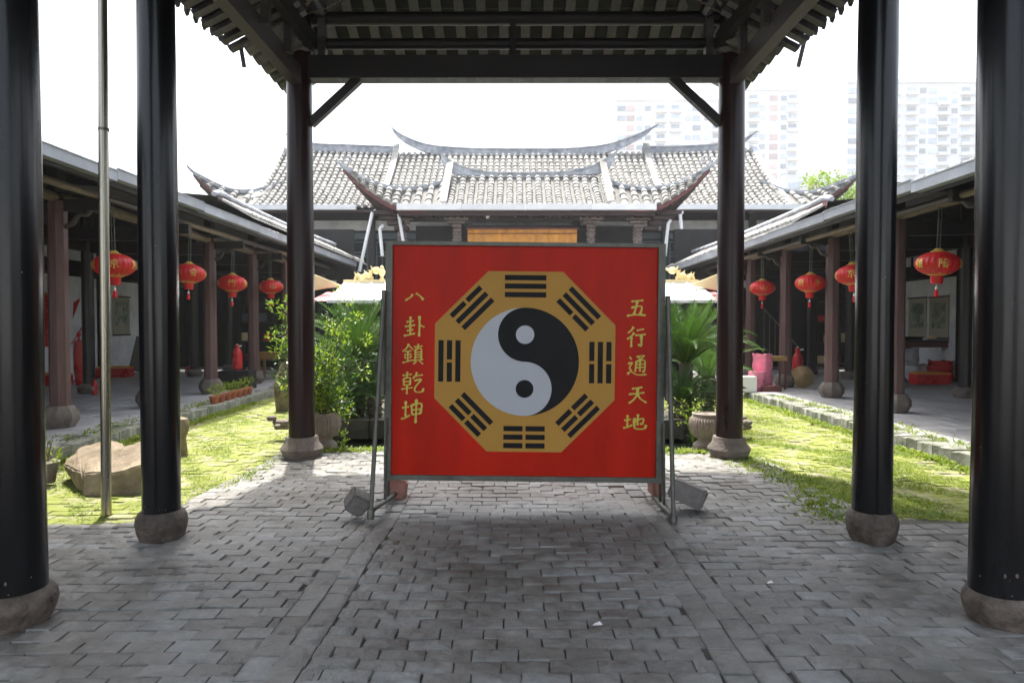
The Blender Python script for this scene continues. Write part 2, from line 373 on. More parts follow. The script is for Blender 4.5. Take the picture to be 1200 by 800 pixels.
def joints():
    c = random.choice(cells); return c[0]+random.choice((-.112, .112)), c[1]+random.uniform(-.05, .05)
def jn():
    while True:
        x, y = joints()
        if y > 4 and (abs(x) > 1.5 or random.random() < .25) and random.random() < (y-3)/6: return x, y
tag(blades(jn, 90, .022, 'joint_weeds'), 'tiny green sprouts in the joints of the brick paving', 'weeds')

# kerbs and corridor floors
for side in (-1, 1):
    X = -5.4 if side < 0 else 5.1
    fl = MB(); fl.box((side*(abs(X)+3.9), 13, -.03), (7.6, 24, .3))
    floor = fl.build('corridor_floor', joint_m, kind='structure')
    sm = []
    for i in range(6):
        r = random.Random(i); b = MB(); j = lambda: (r.random()-.5)*.012
        w, d = .6, .44
        c = [(-w/2+j(), -d/2+j()), (w/2+j(), -d/2+j()), (w/2+j(), d/2+j()), (-w/2+j(), d/2+j())]
        v = [(x, y, -.03) for x, y in c]+[(x, y, -.006) for x, y in c]+[(x*.975, y*.97, 0) for x, y in c]
        b.add(v, [(a+4*k, (a+1) % 4+4*k, (a+1) % 4+4*(k+1), a+4*(k+1)) for k in (0, 1) for a in range(4)]+[(8, 9, 10, 11)])
        sm.append(b.mesh('paving_slab', slab_m, False))
    n = 0; y = 5.6; row = 0; rest = MB()
    while y < 22:
        x = abs(X)+.42+(.3 if row % 2 else 0)
        while x < 11.4:
            if n < 290: inst('paving_slab', random.choice(sm), floor, (side*x, y, .148+random.uniform(-.003, .003)), (0, 0, random.choice((0, PI))))
            else: rest.box((side*x, y, .135), (.585, .425, .026))
            n += 1; x += .612
        y += .452; row += 1
    rest.build('paving_slab', slab_m, floor, kind='stuff', smooth=False)
    kb = MB(); kb.box((side*(abs(X)+.11), 13.9, -.02), (.18, 18, .27)); kerb = kb.build('kerb', joint_m, kind='structure')
    km = [brick_mesh(.24, .115, .26, seed=50+i, worn=2).mesh('kerb_stone', kerb_m) for i in range(8)]
    y = 5.3; k = 0
    while y < 21:
        inst('kerb_stone', random.choice(km), kerb, (side*(abs(X)+.11), y, .148+random.uniform(-.012, .012)), (random.uniform(-.05, .05), 0, random.uniform(-.04, .04)), (1, .92, 1)); y += .112
    if side > 0:
        tag(blades(lambda: (random.gauss(5.45, .12), random.uniform(6, 14)), 550, .06, 'kerb_top_weeds', dens=lambda x, y: .155), 'weeds on top of the right kerb beside the corridor floor', 'weeds')
    else:
        tag(blades(lambda: (random.gauss(-5.75, .12), random.uniform(6, 14)), 420, .06, 'kerb_top_weeds', dens=lambda x, y: .155), 'weeds on top of the left kerb beside the corridor floor', 'weeds')
# yard beyond the pond
g = MB(); g.box((0, 17.5, -.2), (6.2, 8, .3)); g.build('far_yard', slab_m, kind='structure')

# ------------------------------------------------------------------ pond and planting bed
pond = MB(); pond.box((0, 10.8, -.19), (5.8, 4.2, .02)); pond.build('pond_water', water_m, kind='structure')
bed = thing('planting_bed', 'stone edged planting bed rising from the dark pond behind the sign', 'planter', (0, 11.8, -.15))
b = MB(); b.box((0, 12.1, .0), (5.3, 3.3, .28)); b.build('soil', soil_m, bed)
st = brick_mesh(.5, .16, .16, seed=3, worn=1)
sm = st.mesh('edge_stone', damp_m)
for k in range(10): inst('edge_stone', sm, bed, (-2.45+k*.53, 10.35, .17+random.uniform(-.01, .01)), (random.uniform(-.03, .03), 0, random.uniform(-.03, .03)))
pw = MB()
for k in range(10): pw.box((-2.45+k*.53, 10.37, -.02), (.50, .13, .20))
pw.build('retaining_course', damp_m, bed, smooth=False)

# ------------------------------------------------------------------ pavilion
pav = thing('pavilion', 'dark lacquered open pavilion with tall round columns framing the view', 'pavilion', (0, 5, 0))
def column(parent, x, y, r, z0, z1, m, base, rb, hb, n=32, name='column'):
    c = MB(); pr = []
    for k in range(41):
        t = k/40; pr.append((r*(1.0-.05*t+.02*math.sin(t*9+x)), lerp(z0, z1, t)))
    c.lathe(pr, (x, y, 0), 56)
    from mathutils import noise
    nv = []
    for v in c.v:
        q = Vector(v); d = Vector((q.x-x, q.y-y, 0)).normalized(); a = noise.noise(Vector((q.x*3, q.y*3, q.z*.8+x)))*.0045+noise.noise(Vector((q.x*9, q.y*9, q.z*3+x)))*.0012
        nv.append(tuple(q+d*a))
    c.v = nv; o = c.build(name, m, parent)
    ch = MB(); rr = random.Random(int(x*100+y*10))
    for k in range(9):      # chipped paint showing pale timber
        a = rr.uniform(PI*1.05, PI*1.95); zz = z0+rr.uniform(.04, .16) if k < 6 else rr.uniform(.5, 2.2); w = rr.uniform(.003, .009)*(1 if k < 6 else .6); hh = w*rr.uniform(.6, 1.6)
        pts = []
        for q in range(7):
            t = q*2*PI/7; aa = a+math.cos(t)*w/r*rr.uniform(.6, 1.1); zc = zz+math.sin(t)*hh*rr.uniform(.6, 1.1); pts.append((x+(r*1.012+.004)*math.cos(aa), y+(r*1.012+.004)*math.sin(aa), zc))
        ch.add(pts, [tuple(range(7))])
    cho = ch.build('paint_chips', log_m, o, smooth=False, kind='stuff')
    b = MB()
    if base == 'drum': prof = [(rb*.80, -.03), (rb*.84, .0), (rb*.96, hb*.3), (rb*1.02, hb*.58), (rb*.99, hb*.78), (rb*.90, hb*.93), (rb*.80, hb)]
    elif base == 'disc': prof = [(rb*.80, -.03), (rb*.86, .02), (rb*1.0, hb*.42), (rb*.97, hb*.5), (rb*.80, hb*.72), (rb*.74, hb)]
    b.lathe(prof, (x, y, 0), 48); b.build('plinth', drum_m if base == 'drum' else plinth_m, o)
    return o
for s in (-1, 1):
    column(pav, -2.715 if s < 0 else 2.63, 3.66, .165 if s < 0 else .15, .15, 5.4, lac_m, 'drum', .208 if s < 0 else .178, .18)
    column(pav, s*2.66+.02, 5.08, .137, .17, 5.4, lac_m, 'drum', .178, .22)
    column(pav, s*2.60+.02, 8.28, .158, .12, 5.5, lac2_m, 'disc', .255, .25)
    column(pav, s*2.66+.02, -.3, .15, .2, 5.4, lac_m, 'drum', .205, .25)
TB = MB(); TB.box((.02, 8.3, 4.68), (5.2, .2, .27)); TB.build('tie_beam', wood_m, pav)
TB = MB(); TB.tube([(-2.5, 8.32, 4.99), (2.55, 8.32, 4.99)], .065, 12); TB.build('rail', wood_m, pav)
TB = MB(); TB.tube([(-2.5, 8.34, 5.30), (2.55, 8.34, 5.30)], .08, 12); TB.build('rail', wood_m, pav)
TB = MB(); TB.box((-.01, 8.29, 5.03), (.07, .09, .41)); TB.build('short_post', wood_m, pav)
for s in (-1, 1):
    TB = MB(); TB.box((.02+s*2.32, 8.29, 5.2), (.09, .12, .78)); TB.build('short_post', beam_m, pav)
    TB = MB(); TB.bar((.02+s*2.47, 8.28, 4.02), (.02+s*1.88, 8.28, 4.56), .10, .10, (0, 1, 0)); TB.build('brace', wood_m, pav)
    # side beams along the column rows
    TB = MB(); TB.box((.02+s*2.60, 3.9, 4.56), (.13, 8.7, .22)); TB.build('side_beam', beam_m, pav)
    TB = MB(); TB.box((.02+s*2.44, 3.9, 4.98), (.1, 8.7, .2)); TB.build('side_beam', wood_m, pav)
    TB = MB(); TB.tube([(s*2.3, -.5, 5.35), (s*2.3, 8.2, 5.35)], .09, 10); TB.build('side_purlin', wood_m, pav)
    for y in (6.9, 7.6):
        TB = MB(); TB.box((.02+s*2.5, y, 4.95), (.08, .09, .7)); TB.build('strut', beam_m, pav)
    TB = MB()
    TB.tube([(s*2.2, 7.9, 5.7), (s*2.3, 7.7, 5.25), (s*2.42, 7.75, 5.05)], [.03, .05, .03], 8); TB.build('carved_hook', log_m, pav)
    # side eave: boards above rafters, scalloped tile edge
    r_ = MB()
    r_.grid(lambda u, v: Vector((s*lerp(2.3, 3.16, v), lerp(-.6, 7.75, u), lerp(5.14, 4.70, v)+(.10*max(0, (u-.86)/.14)**2)*v)), 60, 3)
    r_.grid(lambda u, v: Vector((s*lerp(2.3, 3.16, v), lerp(-.6, 7.75, u), .05+lerp(5.14, 4.70, v)+(.10*max(0, (u-.86)/.14)**2)*v)), 60, 3)
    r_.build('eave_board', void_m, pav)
    yk = -.5
    rm = MB(); rm.bar((0, 0, 0), (.84, 0, -.43), .105, .05); rmm = rm.mesh('rafter', raft_m, False)
    while yk < 7.75:
        o = inst('rafter', rmm, pav, (s*2.32, yk, 5.095), (0, 0, 0 if s > 0 else PI)); yk += .215
    # tiles of the side slope, seen edge-on at the eave
    def side_fn(u, v, s=s): 
        return Vector((s*lerp(3.22, 1.3, v), lerp(-.6, 7.8, u), lerp(4.74, 5.9, v)+.02+(.10*max(0, (u-.86)/.14)**2)*(1-v)))
    TS = MB()
    for k in range(44):
        u = (k+.5)/44
        for j in range(5):
            p0 = side_fn(u, j/5); p1 = side_fn(u, (j+1.1)/5)
            ac = Vector((0, 1, 0)); nn = Vector((s*.5, 0, .86)); rr = .075
            vs = []
            for (p, q) in ((p0, rr), (p1, rr*.9)):
                vs += [p+ac*math.cos(t*PI/4)*q+nn*math.sin(t*PI/4)*q for t in range(5)]
            TS.add(vs, [(t, t+1, t+6, t+5) for t in range(4)]+[(0, 1, 2, 3, 4)])
            if j == 0:   # concave drip tile hanging down between the rows
                c0 = side_fn((k+1)/44, 0); 
                TS.add([c0+Vector((s*.02, -.08, .02)), c0+Vector((s*.02, .08, .02)), c0+Vector((s*.03, .055, -.07)), c0+Vector((s*.035, 0, -.10)), c0+Vector((s*.03, -.055, -.07))], [(0, 1, 2, 3, 4)])
    TS.build('side_roof_tiles', trough_m, pav, kind='stuff')
    ub = MB(); ub.grid(lambda u, v: side_fn(u, v)-Vector((0, 0, .01)), 10, 4); ub.build('side_roof_bed', void_m, pav)
    # short corner section beyond, big scalloped verge tiles
    for k in range(6):
        y = 7.75+k*.23; x = s*(2.98-.012*k); z = 4.72-.018*k
        m = MB()
        m.tube([(x-s*.48, y, z+.27), (x+s*.04, y, z)], [.10, .105], 10); m.build('corner_tile', trough_m if k < 5 else ridge_m, pav)
    m = MB(); m.grid(lambda u, v: Vector((s*lerp(2.5, 2.95, v), lerp(7.7, 9.0, u), lerp(5.02, 4.76, v))), 6, 2); m.build('corner_board', void_m, pav)
    p = W(281 if s < 0 else 942, 50, 7.72); q = W(286 if s < 0 else 935, 79, 7.72)
    m = MB(); m.bar(p, q, .045, .012, (0, 1, 0)); m.build('broken_lath', raft_m, pav, label='loose lath hanging from the eave')
# far slope of the pavilion roof
m = MB()
m.grid(lambda u, v: Vector((lerp(-2.75, 2.8, u), lerp(9.28, 6.2, v), lerp(5.215, 6.75, v))), 4, 4)
m.grid(lambda u, v: Vector((lerp(-2.75, 2.8, u), lerp(9.30, 6.2, v), lerp(5.30, 6.86, v))), 4, 4)
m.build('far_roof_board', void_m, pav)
m = MB(); m.bar((0, 0, 0), (0, -2.9, 1.39), .115, .05); rm = m.mesh('rafter', raft_m, False)
for k in range(20): inst('rafter', rm, pav, (-2.62+k*.277, 9.24, 5.20))
for j in range(9):
    m = MB(); t = j/9; m.box((.02, lerp(9.2, 6.6, t), lerp(5.29, 6.53, t)-.005), (5.4, .035, .03)); m.build('tile_batten', raft_m if j % 2 else beam_m, pav)
m = MB(); m.box((.02, 9.27, 5.245), (5.5, .03, .07)); m.build('eave_batten', wood_m, pav)
m = MB()
for s in (-1, 1): m.grid(lambda u, v: Vector((s*lerp(2.5, 0, v), lerp(-.6, 8.6, u), lerp(5.3, 6.9, v))), 2, 2)
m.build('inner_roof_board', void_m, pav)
for s in (-1, 1):
    pts = [W(345+s*0, 16, 7.9)] if s < 0 else [W(875, 20, 7.9)]
    e = W(405, -4, 7.9) if s < 0 else W(815, -2, 7.9)
    p0 = pts[0]; pp = []
    for k in range(41):
        t = k/40; q = lerp(p0, e, t); q = q+Vector((0, math.sin(k*1.9)*.008, math.cos(k*1.9)*.010-.06*math.sin(PI*t))); pp.append(q)
    m = MB(); m.tube(pp, .008, 6); tag(m.build('twisted_wire', log_m), 'twisted wire strung under the pavilion roof at its %s far corner' % ('left' if s < 0 else 'right'), 'wire')
# rear wall behind the camera, plus unseen roof wings shaped to shade both sides
gh = thing('rear_wall_shade_roof', 'unseen roof wings added on both sides above the pavilion to shade the ground, with a rear wall', 'building', (0, 4, 0))
m = MB(); m.box((0, -14.6, 2.2), (30, .25, 4.4)); m.build('wall', plaster_m, gh)
m = MB(); m.box((0, -14.45, 1.7), (3.2, .1, 3.4)); m.build('door', redcol_m, gh)

m = MB()
for Lp in ([(-9, 3.6), (-2.9, 3.6), (-2.9, 7.95), (-11, 7.95)], [(2.9, 3.6), (9, 3.6), (9, 8.7), (3.9, 8.95), (3.5, 9.72), (2.9, 9.72)]):
    zf = lambda y: 6.5+max(0, 8-y)*.32 if y > 0 else 6.5+8*.32+y*.3
    n = len(Lp); m.add([(x, y, zf(y)) for x, y in Lp]+[(x, y, zf(y)+.22) for x, y in Lp], [tuple(range(n)), tuple(range(2*n-1, n-1, -1))]+[(i, (i+1) % n, (i+1) % n+n, i+n) for i in range(n)])
m.build('shade_roof', trough_m, gh, smooth=False)  # added out of view, outlined so its shadow ends across the moss strips
for x in (-8.6, 8.6):
    m = MB(); m.tube([(x, 4.2, 0), (x, 4.2, 7.6)], .16, 16); m.build('shade_roof_post', darkcol_m, gh)  # unseen posts under the added roof wings
# ------------------------------------------------------------------ side corridors
def octo(r, z0, z1, rb=None): return [(r, z0), (rb or r, z1)]
# column prototypes
def corridor(side):
    XC = 6.45; XI = 9.05; YS = [4.8, 7.25, 9.67, 12.08, 14.5, 16.9, 19.3, 21.7] if side < 0 else [4.2, 6.6, 9.0, 11.4, 13.7, 16.05, 18.4, 20.8]
    lab = 'left' if side < 0 else 'right'
    c = thing('corridor_building', 'tiled open corridor on the %s with reddish brown posts and hanging lanterns' % lab, 'corridor', (side*8.5, 13, .15))
    XE = 5.5; ZE = 3.56 if side < 0 else 3.40
    XCs = side*(XC if side < 0 else 6.38)
    n = 8
    for idx, y in enumerate(YS):
        m = MB(); rr = .135
        m.lathe([(rr, .42), (rr*.96, 2.2), (rr*.93, 3.35)], (XCs, y, 0), n, ph=PI/8); o = m.build('post', redcol_m, c)
        b = MB(); b.lathe([(.17, .12), (.185, .17), (.24, .26), (.24, .35), (.17, .46)], (XCs, y, 0), n, ph=PI/8); b.build('plinth', plinth_m, o)
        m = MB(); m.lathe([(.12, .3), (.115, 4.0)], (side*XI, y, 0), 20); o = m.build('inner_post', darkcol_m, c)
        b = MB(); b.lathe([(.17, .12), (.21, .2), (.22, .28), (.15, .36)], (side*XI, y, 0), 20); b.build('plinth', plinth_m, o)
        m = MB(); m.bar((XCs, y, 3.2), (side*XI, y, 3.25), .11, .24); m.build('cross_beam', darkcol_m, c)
        m = MB(); m.bar((XCs, y, 3.28), (side*5.72, y, 3.30), .09, .16); m.build('bracket_arm', wood_m, c)
        m = MB(); m.tube([(XCs-side*.1, y, 2.98), (XCs-side*.22, y, 3.04), (XCs-side*.30, y, 3.16), (XCs-side*.42, y, 3.17), (XCs-side*.52, y, 3.26)], [.03, .045, .035, .045, .03], 8); m.build('carved_bracket', beam_m, c)
        m = MB(); m.bar((XCs, y, 3.5), (XCs+side*.0, y, 3.95), .2, .14, (1, 0, 0)); m.build('bracket_block', wood_m, c)
        if idx+1 < len(YS):
            y2 = YS[idx+1]
            m = MB(); m.tube([(XCs, y+.06, 3.40), (XCs, (y+y2)/2, 3.43), (XCs, y2-.06, 3.40)], [.07, .09, .07], 10); m.build('long_beam', log_m, c)
            m = MB(); m.tube([(side*5.85, y, 3.42 if side < 0 else 3.30), (side*5.85, y2, 3.42 if side < 0 else 3.30)], .05, 8); m.build('eave_purlin', log_m if idx % 2 else beam_m, c)
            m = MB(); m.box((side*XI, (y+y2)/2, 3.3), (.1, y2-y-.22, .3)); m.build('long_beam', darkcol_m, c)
    # roof
    Y0, Y1 = 1.5, 23.4
    slope = .325
    def f(u, v, dz=0, far=False):
        x = lerp(XE, 12.2, v); y = lerp(Y0, Y1, u)
        sg = .10*math.sin(u*3+1)
        return Vector((side*x, y, ZE+.10+(min(x, 9.3)-XE)*slope-max(0, x-9.3)*.25+dz))
    m = MB(); m.grid(lambda u, v: f(u, v, -.10), 8, 24); m.grid(lambda u, v: f(u, v), 8, 24); m.build('roof_board', void_m, c)
    # rafters under the eave
    rm = MB(); rm.bar((0, 0, 0), (1.35, 0, 1.35*slope), .09, .05); rme = rm.mesh('rafter', beam_m, False)
    y = 4.2
    while y < 22.8: inst('rafter', rme, c, (side*(XE+.03), y, ZE-.035), (0, 0, 0 if side > 0 else PI)); y += .30
    T = MB()
    nc = int((Y1-Y0)/.25)
    for k in range(nc):
        u = (k+.5)/nc
        for j in range(9):
            v0 = j/9*.56; p0 = f(u, v0, .03+random.uniform(-.006, .006)); p1 = f(u, v0+.07, .02)
            rr = .07; nn = Vector((-side*slope, 0, 1)).normalized(); ac = Vector((0, 1, 0))
            vs = []
            for (p, q) in ((p0, rr), (p1, rr*.88)): vs += [p+ac*math.cos(t*PI/4)*q+nn*math.sin(t*PI/4)*q for t in range(5)]
            T.add(vs, [(t, t+1, t+6, t+5) for t in range(4)]+[(0, 1, 2, 3, 4)])
    T.build('roof_tiles', tile_m, c, kind='stuff')
    # gutter along the eave in lengths
    y = Y0; k = 0
    while y < Y1-.1:
        L = min(2.6, Y1-y); dz = .02*math.sin(y*.8)+ (.06*((y-12)/11)**2 if y > 12 else 0)
        m = MB(); m.box((side*(XE-.06), y+L/2, ZE+.075+dz), (.13, L-.006, .14)); m.box((side*(XE-.128), y+L/2, ZE+.148+dz), (.02, L-.004, .016))
        o = m.build('gutter', gutter_m, c, smooth=False); y += L; k += 1
    m = MB(); m.box((side*(XE+.02), (Y0+Y1)/2, ZE+.0), (.03, Y1-Y0, .12)); m.build('fascia', wood_m, c)
    # upper roof strip, raised farther back, with red trim
    ys = 14.6 if side < 0 else 13.8; xr = 6.35; zr = 4.42 if side < 0 else 4.16
    pts = [(side*xr, ys-.1, zr-.04), (side*xr, ys+.3, zr+.04), (side*xr, ys+1.2, zr), (side*xr, 20, zr-.02), (side*xr, 26.5, zr+.08)]
    m = MB(); m.tube([poly(pts, t/24) for t in range(25)], [.05]+[.06]*24, 10); m.build('ridge_roll', ridge_m, c)
    m = MB(); m.grid(lambda u, v: Vector((side*(xr-.02-.05*v), lerp(ys, 26.5, u), lerp(zr-.03, zr-.20, v))), 8, 1); m.build('red_trim', redtrim_m if side > 0 else eaved_m, c)
    T = MB(); nc = int((26-ys)/.25)
    for k in range(nc):
        yk = ys+(k+.5)*.25
        for j in range(3):
            xa = xr-.08-j*.2; za = zr-.16-j*.10; rr = .07
            p1 = Vector((side*xa, yk, za+random.uniform(-.01, .01))); p0 = Vector((side*(xa-.23), yk, za-.115)); nn = Vector((-side*.45, 0, 1)).normalized(); ac = Vector((0, 1, 0)); vs = []
            for (p, q) in ((p0, rr), (p1, rr*.88)): vs += [p+ac*math.cos(t*PI/4)*q+nn*math.sin(t*PI/4)*q for t in range(5)]
            T.add(vs, [(t, t+1, t+6, t+5) for t in range(4)]+[(0, 1, 2, 3, 4)])
    T.build('upper_roof_tiles', tile_m, c, kind='stuff')
    m = MB(); m.grid(lambda u, v: Vector((side*lerp(xr, xr-.75, v), lerp(ys+.05, 26.3, u), lerp(zr-.1, zr-.52, v))), 4, 2); m.grid(lambda u, v: Vector((side*lerp(xr, 9.6, v), lerp(ys+.05, 26.3, u), lerp(zr-.05, zr+.2, v))), 4, 2); m.build('upper_roof_board', trough_m, c)
    # back wall
    XW = 11.6
    m = MB(); m.box((side*(XW+.25), 13, 2.3), (.2, 24, 4.5)); m.build('back_wall', void_m, c)
    segs = [(13.2, 15.7), (15.9, 18.9), (19.1, 21.2)] if side < 0 else [(12.6, 15.2), (15.4, 17.6), (17.8, 20.6)]
    for a, b in segs:
        m = MB(); m.box((side*XW, (a+b)/2, 1.52), (.1, b-a, 2.72)); m.build('plaster_panel', plaster_m, c)
        m = MB(); m.box((side*(XW-.03), a-.1, 1.9), (.16, .16, 3.5)); m.build('wall_post', darkcol_m, c)
    y = 8.0
    while y < 22:
        m = MB(); m.box((side*XW, y+1.15, 3.48), (.08, 2.15, .34)); m.build('upper_panel', plaster_m, c); y += 2.4
    m = MB(); m.box((side*(XW-.03), 15, 3.1), (.14, 18, .34)); m.build('lintel', darkcol_m, c)
    # timber lattice doors in the dark far bays and near bays
    for a in ([21.5, 22.3] if side < 0 else [20.9, 21.7]):
        m = MB()
        for k in range(7): m.box((side*(XW-.02), a+k*.1, 1.6), (.04, .02, 2.6))
        for k in range(8): m.box((side*(XW-.02), a+.3, .4+k*.34), (.035, .64, .02))
        m.build('lattice_door', darkcol_m, c)
    m = MB(); m.box((side*8.9, 24.4, 2.5), (6.4, .2, 5)); m.build('end_wall', void_m, c)
    m = MB(); m.box((side*7.6, 24.25, 3.05), (2.6, .06, .26)); m.build('end_panel', plaster_m, c)
    return c
corL = corridor(-1); corR = corridor(1)

# ------------------------------------------------------------------ tile roof builder
def tile_roof(fn, nc, nr, rr, name, m, parent, parts=False, over=1.2):
    T = MB(); cnt = 0
    for k in range(nc):
        u = (k+.5)/nc
        for j in range(nr):
            v0 = j/nr; v1 = min(1, (j+over)/nr)
            p0 = fn(u, v0); p1 = fn(u, v1); e = .01
            ac = (fn(min(1, u+e), v0)-fn(max(0, u-e), v0)).normalized(); d = (p1-p0).normalized(); nn = ac.cross(d)
            if nn.z < 0: nn = -nn
            nn.normalize(); a = random.uniform(-.008, .008); p0 = p0+nn*(.035)+ac*a; p1 = p1+nn*.005+ac*a
            vs = []; q0 = rr*random.uniform(.95, 1.05)
            for (p, q) in ((p0, q0), (p1, q0*.84)): vs += [p+ac*math.cos(t*PI/5)*q+nn*math.sin(t*PI/5)*q for t in range(6)]
            tt = MB() if parts else T
            tt.add(vs, [(t, t+1, t+7, t+6) for t in range(5)]+[(0, 1, 2, 3, 4, 5)])
            if parts: tt.build('tile', m, parent)
    if not parts: T.build(name, m, parent, kind='stuff')
def ridge_bar(path, w, h, m, name, parent, n=30, drop=None):
    """ridge with flat top following the path, height h(t) downwards"""
    M_ = MB(); vs = []
    for i in range(n+1):
        t = i/n; p = poly(path, t); a = poly(path, max(0, t-.01)); b = poly(path, min(1, t+.01)); d = (b-a).normalized()
        s = d.cross(Vector((0, 0, 1)))
        if s.length < .05: s = Vector((0, 1, 0))
        s.normalize(); hh = h(t) if callable(h) else h; ww = w(t) if callable(w) else w
        vs += [p+s*ww*.7, p+s*ww*.7-Vector((0, 0, .06)), p+s*ww*.5-Vector((0, 0, .07)), p+s*ww*.5-Vector((0, 0, hh)), p-s*ww*.5-Vector((0, 0, hh)), p-s*ww*.5-Vector((0, 0, .07)), p-s*ww*.7-Vector((0, 0, .06)), p-s*ww*.7]
    fs = [(i*8+k, i*8+(k+1) % 8, (i+1)*8+(k+1) % 8, (i+1)*8+k) for i in range(n) for k in range(8)]+[tuple(range(8)), tuple(range(n*8+7, n*8-1, -1))]
    M_.add(vs, fs); return M_.build(name, m, parent)

# ------------------------------------------------------------------ main hall
hall = thing('main_hall', 'temple hall with curved grey tile roofs and upswept ridge tips behind the sign', 'temple', (0, 28, 0))
YE, YR = 27.5, 32.0
zE = W(600, 243, YE).z; zR = W(600, 180, YR).z
XL, XR_ = -10.75, 11.15
def main_fn(u, v):
    x = lerp(XL, XR_, u); t = v
    y = lerp(YE, YR, v); z = zE+(zR-zE)*(t*.72+.28*t*t)
    e = abs((x-.2)/11.0); z += .35*max(0, e-.25)**2*v
    return Vector((x, y, z))
m = MB(); m.grid(lambda u, v: main_fn(u, v)+Vector((0, 0, -.01)), 30, 10); m.build('roof_bed', trough_m, hall)
tile_roof(main_fn, 80, 18, .105, 'roof_tiles', tile_m, hall)
m = MB(); m.grid(lambda u, v: Vector((lerp(XL, XR_, u), lerp(YR, YR+4.5, v), lerp(zR, zE, v))), 10, 6); m.build('rear_roof', trough_m, hall)
for s in (0, 1):   # gable ends
    x = XL if s == 0 else XR_
    m = MB(); m.add([(x, YE+1.0, zE+.5), (x, YR, zR), (x, YR+3.5, zE+.5)], [(0, 1, 2)]); m.build('gable_wall', ridge_m, hall)
xc = .2
def RP(px, py, Y): return W(px, py, Y)
# main ridges
yr = YR
c1 = [RP(455, 143, yr), RP(468, 156, yr), RP(500, 169, yr), RP(545, 173.5, yr), RP(608, 174.5, yr), RP(665, 174, yr), RP(712, 169, yr), RP(748, 157, yr), RP(771, 146, yr)]
ridge_bar(c1, .22, lambda t: .06+.42*max(0, math.sin(PI*min(max((t-.05)/.90, 0), 1)))**.5*(1 if .04 < t < .96 else 0), ridge_m, 'main_ridge', hall, 60)
c2 = [RP(332, 153, yr), RP(345, 163, yr), RP(370, 168, yr), RP(420, 170, yr), RP(466, 172, yr)]
ridge_bar(c2, .2, lambda t: .06+.30*min(1, max(0, (t-.06)*4)), ridge_m, 'side_ridge', hall)
c2 = [RP(752, 172, yr), RP(800, 171.5, yr), RP(840, 169, yr), RP(868, 164, yr), RP(886, 154, yr)]
ridge_bar(c2, .2, lambda t: .06+.30*min(1, max(0, (.94-t)*4)), ridge_m, 'side_ridge', hall)
def on_main(X, v, dz=.12): return main_fn((X-XL)/(XR_-XL), v)+Vector((0, 0, dz))
for X in (-5.45, 6.15):
    pts = [on_main(X, 1.0, .45), on_main(X, .85, .22), on_main(X, .5, .2), on_main(X, .18, .2)]
    ridge_bar(pts, .20, .2, tile_m, 'verge_ridge', hall)
for X, s in ((XL, -1), (XR_, 1)):
    pts = [on_main(X, 1.0, .2), on_main(X, .7, .16), on_main(X, .4, .14), on_main(X, .15, .14)]
    ridge_bar(pts, .2, .2, ridge_m, 'verge_ridge', hall)
def corner(side, pts_e, pts_h, name_parent, Yt, ncol, nrow, rr, parts, backdepth, trimh=.16):
    """flared corner skirt: pts_e front eave, pts_h hip ridge, both from inner end to the tip"""
    fn = lambda u, v: lerp(poly(pts_e, u), poly(pts_h, u), v)
    m = MB(); m.grid(lambda u, v: fn(u, v)-Vector((0, 0, .02)), 14, 3); m.build('corner_bed', trough_m, name_parent)
    tile_roof(lambda u, v: fn(u*.93, v), ncol, nrow, rr, 'corner_tiles', tile_m, name_parent, parts)
    ridge_bar([p+Vector((0, 0, .12)) for p in pts_h]+[pts_h[-1]+Vector((side*.25, 0, .38))], lambda t: lerp(.18, .05, t), .14, ridge_m, 'hip_ridge', name_parent)
    # eave board and soffit
    tip = Vector(pts_e[-1]); inn = Vector(pts_e[0]); bx = lerp(inn.x, tip.x, .62)
    back = [tip, Vector((lerp(tip.x, bx, .55), tip.y+backdepth*.35, lerp(tip.z, inn.z, .65))), Vector((bx, tip.y+backdepth, inn.z+.05))]
    m = MB()
    m.grid(lambda u, v: poly(pts_e, lerp(.15, 1, u))-Vector((0, .0+.01, v*trimh*lerp(.9, .5, u)))+Vector((0, -.02, .0)), 14, 1); m.build('eave_trim', redtrim_m, name_parent)
    m = MB(); m.grid(lambda u, v: lerp(poly(pts_e, lerp(.15, 1, u)), poly(back, 1-u), v)-Vector((0, 0, .10+.25*math.sin(PI*v)*(1-u))), 12, 8); m.build('soffit', eaved_m, name_parent)
    # side slope (behind)
    m = MB(); m.grid(lambda u, v: lerp(poly(pts_h, 1-u), poly(back, u), v)+Vector((0, 0, -.03)), 8, 4); m.build('side_slope', tile_m, name_parent)
    # corner rafters
    for k in range(4):
        t = .45+k*.13; a = poly(pts_e, t)-Vector((0, -.05, .16)); b = Vector((bx, tip.y+backdepth*.8, inn.z-.35))
        m = MB(); m.bar(a, lerp(a, b, .6), .07, .09); m.build('corner_rafter', eaved_m, name_parent)
e = [W(296, 243, YE), W(285, 241, YE), W(268, 234, YE), W(250, 224, YE-.05), W(236, 214, YE-.1), W(226, 204, YE-.2)]
h = [W(330, 215, 29.6), W(300, 224, 28.8), W(275, 225, 28.2), W(256, 219, 27.8), W(240, 211, 27.5), W(226, 203, YE-.2)]
corner(-1, e, h, hall, YE, 6, 3, .125, False, 3.0)
e = [W(925, 243, YE), W(940, 241, YE), W(957, 235, YE), W(974, 228, YE-.05), W(990, 219, YE-.1), W(1004, 208, YE-.2)]
h = [W(890, 213, 29.6), W(922, 225, 28.8), W(945, 227, 28.2), W(965, 223, 27.8), W(985, 215, 27.5), W(1004, 207, YE-.2)]
corner(1, e, h, hall, YE, 6, 3, .125, False, 3.0)
p = W(223, 196, YE-.2)
